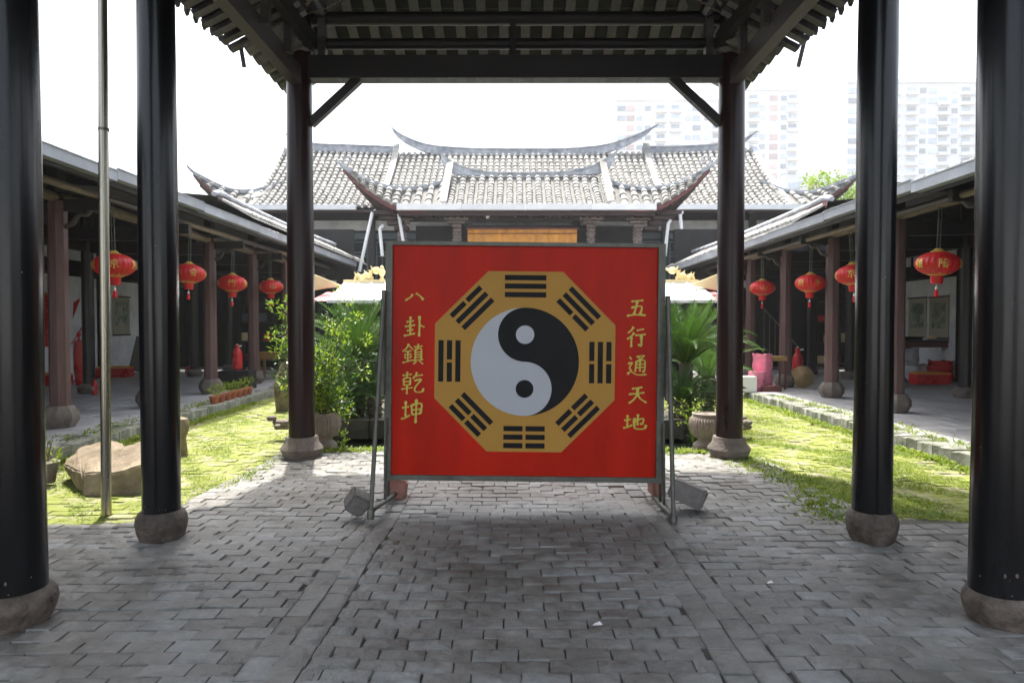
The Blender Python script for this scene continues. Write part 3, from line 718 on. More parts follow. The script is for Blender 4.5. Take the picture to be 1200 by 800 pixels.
# eave gutter, white, in lengths
for a, b in ((281, 417), (417, 420), (776, 945)):
    if b-a < 10: continue
    A = W(a, 245, YE-.15); B = W(b, 245, YE-.15)
    m = MB(); m.box(((A.x+B.x)/2, YE-.15, zE-.02), (B.x-A.x, .16, .20)); m.build('gutter', white_m, hall)
m = MB(); m.box((.2, YE+.05, zE-.14), (22.5, .1, .1)); m.build('fascia', eaved_m, hall)
# hall facade
YF = 29.2
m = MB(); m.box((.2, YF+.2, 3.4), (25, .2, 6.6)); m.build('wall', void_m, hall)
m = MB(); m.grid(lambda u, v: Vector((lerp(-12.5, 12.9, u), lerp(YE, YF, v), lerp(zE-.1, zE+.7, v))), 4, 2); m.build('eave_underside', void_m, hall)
for x0, x1 in ((-12.2, -9.9), (-9.6, -6.2), (-5.9, -2.4), (-2.1, 2.5), (2.8, 6.3), (6.6, 10), (10.3, 12.5)):
    m = MB(); m.box(((x0+x1)/2, YF+.06, 5.85), (x1-x0, .06, .42)); m.build('frieze_panel', plaster_m, hall)
    m = MB(); m.box((x0-.15, YF, 3.2), (.28, .28, 6.3)); m.build('hall_post', darkcol_m, hall)
    n = max(2, int((x1-x0)/.75)); w = (x1-x0)/n
    m = MB(); m.box(((x0+x1)/2, YF+.05, 5.4), (x1-x0, .1, .26)); m.build('hall_beam', lattice_m, hall)
    for k in range(n):
        cx = x0+(k+.5)*w; m = MB()
        for s in (-1, 1): m.box((cx+s*(w/2-.05), YF+.03, 4.0), (.07, .07, 2.4))
        for z in (2.85, 3.9, 4.55, 4.7, 5.15): m.box((cx, YF+.03, z), (w-.17, .05, .06))
        for q in range(3): m.box((cx-.15+q*.15, YF+.05, 4.2), (.03, .03, .62))
        m.build('lattice_window', lattice_m, hall)

# porch in front of the hall
porch = thing('entrance_porch', 'smaller porch roof with sagging ridge and flared corners in front of the main hall', 'porch', (.4, 25, 0))
YP = 24.0; zP = W(600, 243, YP).z; YPR = 26.4; zPR = W(600, 207, YPR).z
def porch_fn(u, v):
    x = lerp(-2.45, 3.35, u); return Vector((x, lerp(YP, YPR, v), zP+(zPR-zP)*(v*.75+.25*v*v)))
x0p = W(520, 243, YP).x; x1p = W(710, 243, YP).x
def porch_fn(u, v, a=x0p, b=x1p):
    return Vector((lerp(a, b, u), lerp(YP, YPR, v), zP+(zPR-zP)*(v*.75+.25*v*v)))
m = MB(); m.grid(lambda u, v: porch_fn(u, v)-Vector((0, 0, .01)), 10, 8); m.build('roof_bed', trough_m, porch)
tile_roof(porch_fn, 16, 11, .125, 'roof_tile', tile_m, porch, parts=True)
c1 = [W(511, 171, YPR), W(521, 183, YPR), W(545, 196, YPR), W(575, 201.5, YPR), W(617, 202.5, YPR), W(660, 201, YPR), W(692, 195, YPR), W(715, 183, YPR), W(727, 172, YPR)]
ridge_bar(c1, .18, lambda t: .05+.16+.28*(max(0, 1-abs(abs(t-.5)-.33)/.14)) if .09 < t < .91 else .06, ridge_m, 'main_ridge', porch, 60)
for a, b in (((528, 189), (519, 238)), ((706, 189), (716, 238))):
    pts = [W(a[0], a[1], YPR)+Vector((0, 0, .1)), W(lerp(a[0], b[0], .45), lerp(a[1], b[1], .42), 25.4)+Vector((0, 0, .05)), W(b[0], b[1], YP)+Vector((0, 0, .08))]
    ridge_bar(pts, .19, .2, tile_m, 'verge_ridge', porch)
for s in (0, 1):
    q = (lambda px: px) if s == 0 else (lambda px: 1234-px)
    e = [W(q(520), 243, YP), W(q(492), 243, YP), W(q(465), 242, YP), W(q(444), 232, YP), W(q(424), 218, YP-.05), W(q(402), 198, YP-.15)]
    h = [W(q(524), 213, 25.5), W(q(497), 221, 25.2), W(q(470), 222.5, 24.8), W(q(446), 219, 24.5), W(q(424), 210, 24.2), W(q(402), 197, YP-.15)]
    corner(-1 if s == 0 else 1, e, h, porch, YP, 10, 4, .13, True, 2.6, .2)
    # curl finial at the tip
    t = W(q(402), 196, YP-.15); sg = -1 if s == 0 else 1
    pts = [t, t+Vector((-sg*.02, 0, .22)), t+Vector((-sg*.15, 0, .38)), t+Vector((-sg*.30, 0, .30)), t+Vector((-sg*.27, 0, .16)), t+Vector((-sg*.17, 0, .18))]
    m = MB(); m.tube([poly(pts, k/16) for k in range(17)], .025, 6); m.build('curl_finial', ridge_m, porch)
    A = W(q(440), 252, 24.6)
    # bracket cluster under the flared corner
    for k in range(4):
        m = MB(); m.box((W(q(462-6*k+8), 0, 24.9).x, 24.9-.12*k, zP-.62+.17*k), (.5+.12*k, .35, .13)); m.build('bracket_tier', eaved_m, porch)
A = W(465, 245, YP-.12); B = W(769, 245, YP-.12); n = 4
for k in range(n):
    x0 = lerp(A.x, B.x, k/n); x1 = lerp(A.x, B.x, (k+1)/n)
    m = MB(); m.box(((x0+x1)/2, YP-.12, zP-.01), (x1-x0-.008, .16, .21)); m.box((x1-.03, YP-.13, zP-.01), (.04, .18, .23)); m.build('gutter', white_m, porch)
m = MB(); m.box((.45, YP+.12, zP-.2), (9.0, .12, .14)); m.build('fascia', eaved_m, porch)
m = MB(); m.grid(lambda u, v: Vector((lerp(-4.2, 5.1, u), lerp(YP, 26.5, v), lerp(zP-.12, zP+.6, v))), 2, 2); m.build('eave_underside', void_m, porch)
k = 0
for px in (470, 535, 693, 748):
    X = W(px, 0, 25).x
    m = MB(); pr = [(.15, 0), (.15, 4.6)]
    for q in range(18): pr.append((.13+.05*(q % 2)+.02*random.random(), 4.65+q*.06))
    m.lathe(pr, (X, 25, 0), 12); m.build('carved_post', carve_m, porch)
    m = MB()
    for q in range(3): m.box((X, 24.9, 5.2+.13*q), (.35+.25*q, .3, .09))
    m.build('bracket_set', carve_m, porch)
m = MB(); m.box((.45, 25, 5.45), (8.4, .16, .16)); m.build('cross_beam', wood_m, porch)
m = MB()
for k in range(34): m.box((-4.0+k*.27, 24.35, zP-.26), (.09, .5, .06))
m.build('rafter_ends', eaved_m, porch)
for a, b in ((485, 510), (515, 530), (695, 710), (713, 733)):
    A = W(a, 256, 26.8); B = W(b, 261, 26.8); m = MB(); m.box(((A.x+B.x)/2, 26.8, (A.z+B.z)/2), (B.x-A.x, .05, A.z-B.z)); m.build('pale_panel', plaster_m, porch)
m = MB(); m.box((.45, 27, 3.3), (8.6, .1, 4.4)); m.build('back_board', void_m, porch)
m = MB(); p = W(571, 253, 24.5); m.lathe([(.02, -.1), (.075, -.06), (.1, 0), (.075, .06), (.02, .1)], p, 16)
lm = m.build('globe_lamp', canopy_m); tag(lm, 'small round pale globe lamp under the porch eave', 'lamp')
# orange banner with dark characters
A = W(548, 268, 24.8); B = W(676, 300, 24.8)
ob = thing('orange_banner', 'orange inscribed valance hanging across the porch just above the sign', 'banner', ((A.x+B.x)/2, 24.8, B.z))
m = MB(); m.grid(lambda u, v: Vector((lerp(A.x, B.x, u), 24.8+.04*math.sin(u*60), lerp(A.z, B.z, v))), 60, 3); m.build('cloth', orange_m, ob)
m = MB(); m.box(((A.x+B.x)/2, 24.74, A.z), (B.x-A.x+.1, .05, .06)); m.box(((A.x+B.x)/2, 24.74, A.z-.18), (B.x-A.x, .04, .025)); m.build('rail', redtrim_m, ob)

# ------------------------------------------------------------------ brush lettering
GL = {
'ba': [[(40, 10), (34, 45), (4, 95)], [(58, 0), (76, 25), (98, 85)]],
'gua': [[(12, 30), (48, 24)], [(31, 4), (30, 48)], [(4, 52), (54, 44)], [(14, 72), (46, 66)], [(30, 52), (31, 92)], [(0, 96), (22, 92), (54, 84)], [(74, 0), (75, 50), (73, 100)], [(76, 44), (99, 54)]],
'zhen': [[(30, 0), (18, 22), (0, 38)], [(28, 6), (50, 28)], [(12, 38), (42, 34)], [(8, 54), (43, 50)], [(26, 36), (25, 84)], [(11, 62), (16, 72)], [(42, 58), (34, 70)], [(0, 92), (20, 88), (48, 78)], [(54, 15), (95, 10)], [(74, 0), (72, 24)], [(60, 28), (60, 76)], [(60, 28), (88, 24), (88, 76)], [(62, 41), (86, 39)], [(62, 53), (86, 51)], [(62, 65), (86, 63)], [(49, 81), (99, 76)], [(66, 84), (52, 99)], [(80, 83), (98, 99)]],
'qian': [[(4, 17), (46, 11)], [(26, 0), (24, 28)], [(9, 31), (11, 62)], [(10, 31), (38, 28), (37, 60)], [(12, 45), (37, 43)], [(12, 60), (37, 58)], [(0, 78), (50, 70)], [(25, 62), (24, 100)], [(68, 2), (62, 16), (50, 30)], [(62, 19), (94, 13)], [(56, 40), (86, 34), (68, 58), (58, 76), (64, 89), (90, 88), (97, 72)]],
'kun': [[(4, 37), (36, 31)], [(21, 8), (20, 74)], [(0, 82), (18, 78), (40, 66)], [(47, 24), (51, 66)], [(48, 25), (93, 19), (88, 62)], [(50, 45), (90, 40)], [(52, 64), (88, 59)], [(70, 0), (69, 50), (67, 100)]],
'wu': [[(22, 15), (87, 7)], [(54, 12), (47, 50), (36, 90)], [(22, 50), (76, 42), (68, 90)], [(0, 97), (40, 90), (100, 92)]],
'xing': [[(36, 2), (24, 18), (6, 32)], [(40, 30), (24, 46), (2, 62)], [(25, 50), (24, 100)], [(52, 19), (90, 12)], [(44, 43), (100, 37)], [(76, 42), (76, 92), (60, 84)]],
'tong': [[(12, 10), (22, 22)], [(4, 43), (26, 37), (12, 62), (24, 76)], [(2, 93), (20, 80), (50, 95), (100, 93)], [(46, 9), (86, 3), (66, 20)], [(56, 13), (70, 25)], [(45, 30), (41, 82)], [(45, 31), (87, 27), (86, 80), (78, 74)], [(46, 46), (84, 43)], [(46, 61), (84, 58)], [(65, 28), (64, 80)]],
'tian': [[(22, 22), (78, 13)], [(6, 51), (90, 41)], [(53, 18), (48, 54), (30, 80), (6, 98)], [(50, 48), (68, 74), (100, 94)]],
'di': [[(4, 42), (34, 35)], [(19, 10), (18, 78)], [(0, 86), (18, 82), (40, 68)], [(42, 48), (86, 30), (83, 62), (72, 58)], [(64, 4), (62, 72)], [(50, 26), (48, 76), (58, 91), (92, 89), (99, 66)]],
'yin': [[(12, 6), (11, 98)], [(12, 8), (36, 6), (22, 30), (36, 50), (18, 58)], [(68, 2), (56, 22), (40, 38)], [(68, 4), (82, 22), (98, 34)], [(54, 42), (80, 40)], [(46, 56), (90, 53)], [(40, 72), (98, 69)], [(66, 74), (50, 96), (86, 92)], [(78, 80), (92, 99)]],
'shan': [[(50, 6), (50, 82)], [(12, 40), (13, 86), (88, 84)], [(88, 36), (87, 88)]],
'hui': [[(50, 0), (30, 26), (2, 44)], [(50, 2), (72, 26), (98, 42)], [(32, 42), (68, 40)], [(14, 60), (88, 57)], [(46, 60), (26, 88), (76, 86)], [(64, 72), (84, 96)]],
'ping': [[(20, 10), (82, 7)], [(30, 24), (38, 42)], [(72, 22), (60, 42)], [(2, 54), (98, 50)], [(50, 10), (50, 100)]],
'jing': [[(8, 16), (92, 12)], [(50, 0), (50, 14)], [(26, 30), (26, 54)], [(26, 30), (76, 28), (74, 54)], [(28, 52), (74, 50)], [(50, 54), (50, 98), (38, 90)], [(26, 68), (8, 92)], [(72, 66), (94, 90)]],
'men': [[(10, 10), (10, 98)], [(12, 12), (40, 11), (40, 44)], [(12, 28), (40, 27)], [(12, 44), (40, 43)], [(60, 12), (60, 44)], [(60, 12), (90, 10), (90, 92), (80, 96)], [(60, 28), (88, 27)], [(60, 44), (88, 43)]],
'fu': [[(50, 0), (52, 12)], [(12, 16), (92, 13)], [(16, 16), (14, 60), (2, 98)], [(42, 28), (26, 56)], [(36, 44), (36, 96)], [(52, 44), (98, 40)], [(78, 26), (78, 94), (64, 88)], [(58, 58), (66, 70)]],
'zhou': [[(12, 36), (8, 58)], [(28, 4), (26, 60), (8, 98)], [(42, 34), (48, 54)], [(56, 6), (56, 88)], [(68, 34), (76, 54)], [(88, 0), (88, 100)]],
}
def ribbons(key, w, h, pen, mapf, mb, th=.0012):
    """every stroke one tapered brush ribbon; mapf(x, y_up, lift) -> point"""
    for si, st in enumerate(GL[key]):
        P = [Vector((x/100*w-w/2, h/2-y/100*h, 0)) for x, y in st]
        n = 6*(len(P)-1)+2; Q = [poly(P, k/n) for k in range(n+1)]
        vs = []
        for k, q in enumerate(Q):
            t = k/n; d = (Q[min(n, k+1)]-Q[max(0, k-1)]); d.z = 0
            d = d.normalized() if d.length > 1e-7 else Vector((1, 0, 0)); s = Vector((-d.y, d.x, 0))
            wd = pen*(.62+.55*math.exp(-((t-.08)/.12)**2)+.35*math.exp(-((t-.9)/.1)**2))*(.55 if k == 0 else 1)*(.25 if k == n else 1)
            wd *= .80 if abs(d.x) > abs(d.y) else 1.08
            vs += [(q+s*wd/2), (q-s*wd/2)]
        lift = th+si*.00022
        mb.add([mapf(v.x, v.y, lift) for v in vs]+[mapf(v.x, v.y, 0) for v in vs],
               [(2*k, 2*k+1, 2*k+3, 2*k+2) for k in range(n)]+[(2*k+o, 2*k+2+o, 2*k+2+o+2*(n+1), 2*k+o+2*(n+1)) for k in range(n) for o in (0, 1)])

# ------------------------------------------------------------------ the sign
YS_ = 5.95; SC = 800/YS_
sg = thing('bagua_sign', 'large red sign board with yin yang and eight trigrams in a steel frame', 'sign', W(610, 612, 5.95))
sg.rotation_euler = (R(-.9), R(.62), 0)
o0 = W(611.5, 424, YS_)-sg.location
def S(px, py): return ((px-613)/SC+o0.x, (424-py)/SC+o0.z)
def SP(px, py, dy): x, z = S(px, py); return Vector((x, dy, z))
x0, z1 = S(455, 287); x1, z0 = S(773.5, 559)
m = MB(); m.box(((x0+x1)/2, 0, (z0+z1)/2), (x1-x0, .012, z1-z0)); local('panel', m, signred_m, sg)
def srect(a, b, c, d, y=-.01, th=.05):
    m = MB(); xa, za = S(a, b); xb, zb = S(c, d); m.box(((xa+xb)/2, y, (za+zb)/2), (abs(xb-xa), th, abs(za-zb))); return m
m = srect(452, 284, 777, 288.5); local('frame_rail', m, steel_m, sg)
m = srect(452, 558, 777, 564); local('frame_rail', m, steel_m, sg)
m = srect(450.5, 284.2, 458.5, 564.2, -.012, .054); local('frame_stile', m, steel_m, sg)
m = srect(769.5, 284.2, 777.8, 564.2, -.012, .054); local('frame_stile', m, steel_m, sg)
for px in (520, 615, 706):
    m = srect(px, 288, px+4, 560, .022, .02); local('back_batten', m, steel_m, sg)
yq = -.0062
def flat(mb, pts, y0, y1):
    n = len(pts); mb.add([(x, y1, z) for x, z in pts]+[(x, y0, z) for x, z in pts], [tuple(range(n))]+[(i, (i+1) % n, (i+1) % n+n, i+n) for i in range(n)])
CX, CZ = S(614.5, 423.8)
ap = 106/SC; m = MB(); rr = ap/math.cos(PI/8)
flat(m, [(CX+rr*math.cos(PI/8+k*PI/4), CZ+rr*math.sin(PI/8+k*PI/4)) for k in range(8)][::-1], yq, yq-.0015); local('octagon', m, signgold_m, sg, smooth=False)
rd = 63.6/SC
def arc(cx, cz, r, a0, a1, n=40): return [(cx+r*math.cos(lerp(a0, a1, k/n)), cz+r*math.sin(lerp(a0, a1, k/n))) for k in range(n+1)]
m = MB(); flat(m, arc(CX, CZ, rd, 0, 2*PI, 96)[:-1][::-1], yq-.0015, yq-.0030); local('yin_yang_disc', m, signwhite_m, sg, smooth=False)
# black half: right side, bulging upper lobe to the left, hollow lower lobe
blk = arc(CX, CZ, rd, PI/2, -PI/2, 64)+arc(CX, CZ-rd/2, rd/2, -PI/2, PI/2, 40)[1:]+arc(CX, CZ+rd/2, rd/2, -PI/2, -PI*1.5, 40)[1:-1]
m = MB(); flat(m, blk, yq-.0030, yq-.0042); local('black_half', m, black_m, sg, smooth=False)
m = MB(); flat(m, arc(CX, CZ+rd/2, 10.8/SC, 0, 2*PI, 40)[:-1][::-1], yq-.0042, yq-.0054); local('white_dot', m, signwhite_m, sg, smooth=False)
m = MB(); flat(m, arc(CX, CZ-rd/2, 10.5/SC, 0, 2*PI, 40)[:-1][::-1], yq-.0030, yq-.0046); local('black_dot', m, black_m, sg, smooth=False)
TRI = ['111', '110', '010', '100', '000', '001', '101', '011']   # outer, middle, inner; 1 = unbroken, clockwise from the top
bl, bt, sp, rc = 48.7/SC, 6.1/SC, 10/SC, 88.7/SC
for k, code in enumerate(TRI):
    a = PI/2-k*PI/4; rv = Vector((math.cos(a), math.sin(a))); tv = Vector((-rv.y, rv.x)); m = MB()
    for q, ch in enumerate(code):
        c = Vector((CX, CZ))+rv*(rc+(1-q)*sp)
        for (u0, u1) in (((-.5, .5),) if ch == '1' else ((-.5, -.035), (.035, .5))):
            pts = [c+tv*bl*u0-rv*bt/2, c+tv*bl*u1-rv*bt/2, c+tv*bl*u1+rv*bt/2, c+tv*bl*u0+rv*bt/2]
            flat(m, [tuple(p) for p in pts], yq-.0015, yq-.0029)
    local('trigram', m, black_m, sg, smooth=False)
for key, cx, cy, w, h in (('ba', 483.7, 349.4, 23, 9), ('gua', 484.2, 383.5, 24.4, 24.5), ('zhen', 483, 416.2, 25, 24), ('qian', 483, 450.2, 27, 26.5), ('kun', 482.3, 483.4, 25.5, 28.5),
                          ('wu', 745, 359, 22.5, 20.7), ('xing', 745.2, 393.2, 22.5, 24.5), ('tong', 746.5, 426.6, 23.5, 24.5), ('tian', 747, 460.5, 22.5, 22.5), ('di', 744.5, 493, 27, 20)):
    sx, sz = S(cx, cy); m = MB()
    ribbons(key, w/SC, h/SC, (3.1 if key not in ('zhen', 'qian', 'tong') else 2.5)/SC, lambda x, y, l: (sx+x, yq-.0002-l, sz+y), m); local('character', m, letter_m, sg, smooth=False)
# stand: tubular A-frames at both ends
for s in (-1, 1):
    T = (lambda px: px) if s < 0 else (lambda px: 1224-px)
    w0 = lambda px, py, Y: W(px, py, Y)-sg.location
    foot = w0(434, 606, 5.52) if s < 0 else w0(789, 609, 5.50)
    top = w0(446, 342, 5.86) if s < 0 else w0(781, 345, 5.86)
    back = w0(468, 577, 6.42) if s < 0 else w0(766, 580, 6.42)
    m = MB(); m.tube([foot, top], .019, 10); local('leg', m, steel_m, sg)
    m = MB(); m.box(top+Vector((0, .0, -.45)), (.03, .06, .9)); local('slide_post', m, steel_m, sg)
    m = MB(); m.tube([back, top+Vector((0, .05, -.5))], .016, 10); local('leg', m, steel_m, sg)
    m = MB(); m.tube([foot+Vector((0, 0, .03)), back+Vector((0, 0, .01))], .022, 10); local('foot_bar', m, steel_m, sg)
    mid = (foot+back)/2
    m = MB(); m.tube([mid+Vector((-s*.0, -.05, 0)), top+Vector((-s*.02, .03, -1.1))], .013, 8); local('strut', m, steel_m, sg)
    m = MB(); m.tube([mid+Vector((0, .12, 0)), top+Vector((-s*.03, .06, -1.2))], .013, 8); local('strut', m, steel_m, sg)
    m = MB(); m.lathe([(.03, -.035), (.032, .03), (.02, .05)], foot, 12); local('foot_cap', m, steel_m, sg)

def rough_block(verts, faces, name, m, label, cat, group=None, sub=2, amp=.012, seed=0):
    import bmesh
    bm = bmesh.new(); vv = [bm.verts.new(v) for v in verts]
    for f in faces: bm.faces.new([vv[i] for i in f])
    bmesh.ops.recalc_face_normals(bm, faces=bm.faces)
    bmesh.ops.bevel(bm, geom=bm.edges[:], offset=.018, segments=2, affect='EDGES')
    bmesh.ops.triangulate(bm, faces=[f for f in bm.faces if len(f.verts) > 4])
    bmesh.ops.subdivide_edges(bm, edges=bm.edges[:], cuts=sub, use_grid_fill=True)
    from mathutils import noise
    for v in bm.verts:
        n = noise.noise_vector(v.co*9+Vector((seed, 0, 0))); v.co += n*amp
    me = bpy.data.meshes.new(name); bm.to_mesh(me); bm.free(); me.materials.append(m); me.shade_smooth(); me.set_sharp_from_angle(angle=R(40))
    return tag(inst(name, me), label, cat, group)
BOXF = [(0, 1, 3, 2), (4, 6, 7, 5), (0, 4, 5, 1), (2, 3, 7, 6), (0, 2, 6, 4), (1, 5, 7, 3)]
def box_at(c, d, e, **k):
    rm = Euler(e).to_matrix(); vs = [Vector(c)+rm @ Vector((x*d[0]/2, y*d[1]/2, z*d[2]/2)) for x in (-1, 1) for y in (-1, 1) for z in (-1, 1)]
    return rough_block(vs, BOXF, **k)
c = W(418.5, 590, 5.72); box_at((c.x, c.y, .115), (.17, .17, .17), (R(20), R(32), R(28)), name='ballast_block', m=greyst_m, label='small grey stone cube tipped against the left foot of the sign', cat='stone block')
c = W(464, 572, 6.35); box_at((c.x, c.y, .085), (.20, .18, .18), (R(4), R(6), R(10)), name='ballast_block', m=pinkst_m, label='pinkish stone lying behind the left foot bar of the sign', cat='stone block', amp=.02)
c = W(806, 580, 5.95); box_at((c.x, c.y, .125), (.30, .2, .17), (R(-10), R(18), R(-28)), name='ballast_block', m=greyst_m, label='larger grey stone block leaning on the right foot of the sign', cat='stone block')
c = W(768, 573, 6.4); box_at((c.x, c.y, .1), (.12, .18, .19), (R(4), R(-6), R(10)), name='ballast_block', m=pinkst_m, label='brownish stone behind the right foot bar of the sign', cat='stone block')

# ------------------------------------------------------------------ flag pole and sandy stones on the left
p = Vector((W(124, 602, 5.75).x, 5.75, 0))
fp = thing('steel_pole', 'tall thin polished steel pole standing on the left mossy strip', 'pole', p)
m = MB(); m.tube([p+Vector((0, 0, -.05)), Vector((W(121.5, 300, 5.75).x, 5.75, W(121, 300, 5.75).z)), W(118.5, -120, 5.75)], [.040, .040, .036], 20); m.build('shaft', pole_m, fp)
m = MB(); m.tube([W(120.8, 153, 5.75), W(120.8, 150, 5.75)], .043, 20); m.build('joint_ring', steel_m, fp)
def hull_stone(name, label, sec, m):
    """sec: list of rings (centre, half width across, half height, tilt) along the stone"""
    from mathutils import noise
    M_ = MB(); n = 22; vs = []
    for (c, a, b, ax) in sec:
        c = Vector(c); ax = Vector(ax).normalized()
        for k in range(n):
            t = 2*PI*k/n; x = math.copysign(abs(math.cos(t))**.7, math.cos(t)); z = math.copysign(abs(math.sin(t))**.7, math.sin(t))
            if z < 0: x *= 1-.35*abs(z)
            p = c+ax*x*a+Vector((0, 0, z*b)); p += noise.noise_vector(p*5)*.022+noise.noise_vector(p*16)*.006; vs.append(p)
    r_ = len(sec)
    M_.add(vs, [(i*n+k, i*n+(k+1) % n, (i+1)*n+(k+1) % n, (i+1)*n+k) for i in range(r_-1) for k in range(n)]+[tuple(range(n-1, -1, -1)), tuple(range((r_-1)*n, r_*n))])
    return tag(M_.build(name, m), label, 'stone')
# two boat-shaped halves
def boat(cx, cy, L, Wd, H, ang, tilt, name, label, lift=0):
    """weathered stone trough half: flat-ish slanting top, rounded keel, pointed end"""
    from mathutils import noise
    M_ = MB(); n = 20; rings = 15; vs = []; rot = Matrix.Rotation(ang, 3, 'Z') @ Matrix.Rotation(tilt, 3, 'X')
    for i in range(rings):
        t = i/(rings-1); x = (t-.5)*L; taper = (1-abs(2*t-1)**2.6)**.5 if 0 < t < 1 else .12
        taper = max(taper, .45 if t > .5 else .25)
        for k in range(n):
            a = 2*PI*k/n; yy = math.cos(a); zz = math.sin(a)
            zz = zz*.28 if zz > 0 else -abs(zz)**.7*.9
            yy = math.copysign(abs(yy)**.6, yy)*(1 if zz > 0 else (1-.4*abs(zz)))
            p = Vector((x, yy*Wd/2*taper, zz*H*(.65+.35*taper)+.05*math.sin(t*7)))
            p = rot @ p; q = p*4+Vector((cx, cy, 0)); p += noise.noise_vector(q)*.025+noise.noise_vector(q*4)*.006
            vs.append(p+Vector((cx, cy, lift)))
    M_.add(vs, [(i*n+k, i*n+(k+1) % n, (i+1)*n+(k+1) % n, (i+1)*n+k) for i in range(rings-1) for k in range(n)]+[tuple(range(n-1, -1, -1)), tuple(range((rings-1)*n, rings*n))])
    return tag(M_.build(name, stone_m), label, 'stone')
def loft(secs, name, label, seed=0):
    import bmesh
    from mathutils import noise
    M_ = MB(); n = len(secs[0])
    for q in secs: M_.v += [tuple(W(*p)) for p in q]
    for i in range(len(secs)-1):
        for k in range(n): M_.f.append((i*n+k, i*n+(k+1) % n, (i+1)*n+(k+1) % n, (i+1)*n+k)); M_.m.append(0)
    M_.f += [tuple(range(n)), tuple(range((len(secs)-1)*n, len(secs)*n))]; M_.m += [0, 0]
    bm = bmesh.new(); me0 = M_.mesh(name, stone_m, False); bm.from_mesh(me0); bmesh.ops.recalc_face_normals(bm, faces=bm.faces)
    bmesh.ops.bevel(bm, geom=bm.edges[:], offset=.014, segments=2, affect='EDGES')
    bmesh.ops.triangulate(bm, faces=bm.faces[:]); bmesh.ops.subdivide_edges(bm, edges=bm.edges[:], cuts=3, use_grid_fill=True)
    for v in bm.verts: v.co += noise.noise_vector(v.co*6+Vector((seed, 0, 0)))*.022+noise.noise_vector(v.co*22)*.007
    bm.to_mesh(me0); bm.free(); me0.shade_smooth(); me0.set_sharp_from_angle(angle=R(38))
    return tag(inst(name, me0), label, 'stone')
loft([[(97, 582, 6.38), (98, 556, 6.42), (98, 541, 6.62), (98, 568, 6.85)], [(112, 583, 6.38), (112, 553, 6.38), (112, 534, 6.8), (112, 565, 6.95)],
      [(130, 583, 6.38), (130, 555, 6.38), (130, 528, 6.95), (130, 562, 7.05)], [(165, 581, 6.42), (165, 545, 6.42), (165, 517, 7.1), (165, 556, 7.2)],
      [(190, 579, 6.5), (190, 542, 6.5), (190, 514, 7.12), (190, 556, 7.2)], [(205, 572, 6.7), (205, 544, 6.65), (203, 519, 7.15), (204, 556, 7.2)]],
     'carved_stone', 'nearer sandy boat-shaped stone with chipped end lying behind the steel pole')
loft([[(78, 553, 6.95), (74, 545, 6.95), (75, 540, 7.1), (80, 550, 7.15)], [(90, 575, 6.6), (84, 549, 6.75), (82, 533, 7.2), (88, 556, 7.25)], [(97, 581, 6.42), (95, 554, 6.52), (91, 526, 7.32), (94, 555, 7.35)],
      [(118, 577, 6.6), (118, 541, 6.72), (112, 518.5, 7.5), (114, 553, 7.45)], [(142, 572, 6.8), (142, 530, 7.0), (132, 517, 7.55), (134, 550, 7.5)], [(150, 566, 7.0), (150, 532, 7.1), (144, 521, 7.55), (145, 550, 7.5)]],
     'carved_stone', 'farther sandy stone half with pointed left end, behind the chipped one', 4)
p = W(213, 545, 8.3); m = MB(); m.lathe([(.10, 0), (.12, .12), (.10, .34), (.13, .44), (.14, .52), (.12, .58), (.05, .60)], (W(207, 500, 8.3).x, 8.3, -.12), 16)
tag(m.build('stone_stub', stone_m), 'round topped sandy stone stub just right of the second left column', 'stone')
# pale rock beside left far column
m = []
x = W(331, 450, 12.6).x
hull_stone('pale_rock', 'tall pale weathered rock standing just left of the far left column', [((x+.02, 12.6, .0), .15, .04, (1, 0, 0)), ((x, 12.6, .12), .13, .12, (1, 0, 0)), ((x-.02, 12.5, .45), .10, .12, (1, .1, 0)), ((x+.06, 12.55, .62), .17, .12, (1, 0, 0)), ((x+.10, 12.6, .80), .16, .12, (1, 0, 0)), ((x+.13, 12.6, .92), .08, .06, (1, 0, 0))], stone_m)

# ------------------------------------------------------------------ potted plants
def ribbed_pot(x, y, sc_, label, small=1):
    t = thing('stone_pot', label, 'plant pot', (x, y, 0))
    m = MB(); m.lathe([(.155*sc_, .15*sc_), (.205*sc_, .20*sc_), (.235*sc_, .31*sc_), (.22*sc_, .40*sc_), (.165*sc_, .46*sc_), (.14*sc_, .462*sc_)], (x, y, 0), 144, rib=.028, ribn=36)
    m.build('bowl', potst_m, t)
    m = MB(); m.lathe([(.19*sc_, -.02), (.185*sc_, .05*sc_), (.12*sc_, .10*sc_), (.12*sc_, .155*sc_)], (x, y, 0), 8); m.build('foot', potst_m, t)
    m = MB(); m.lathe([(.185*sc_, .44*sc_), (.19*sc_, .475*sc_), (.165*sc_, .48*sc_), (.15*sc_, .455*sc_)], (x, y, 0), 32); m.build('rim', potst_m, t)
    m = MB(); m.lathe([(.15*sc_, .45*sc_), (.02, .47*sc_)], (x, y, 0), 16); m.build('soil', soil_m, t)
    return t
xl = W(376, 0, 8.95).x; ribbed_pot(xl, 8.95, .95, 'round ribbed stone pot at the foot of the far left column')
xr = W(831, 0, 8.9).x; ribbed_pot(xr, 8.9, .95, 'round ribbed stone pot left of the far right column')
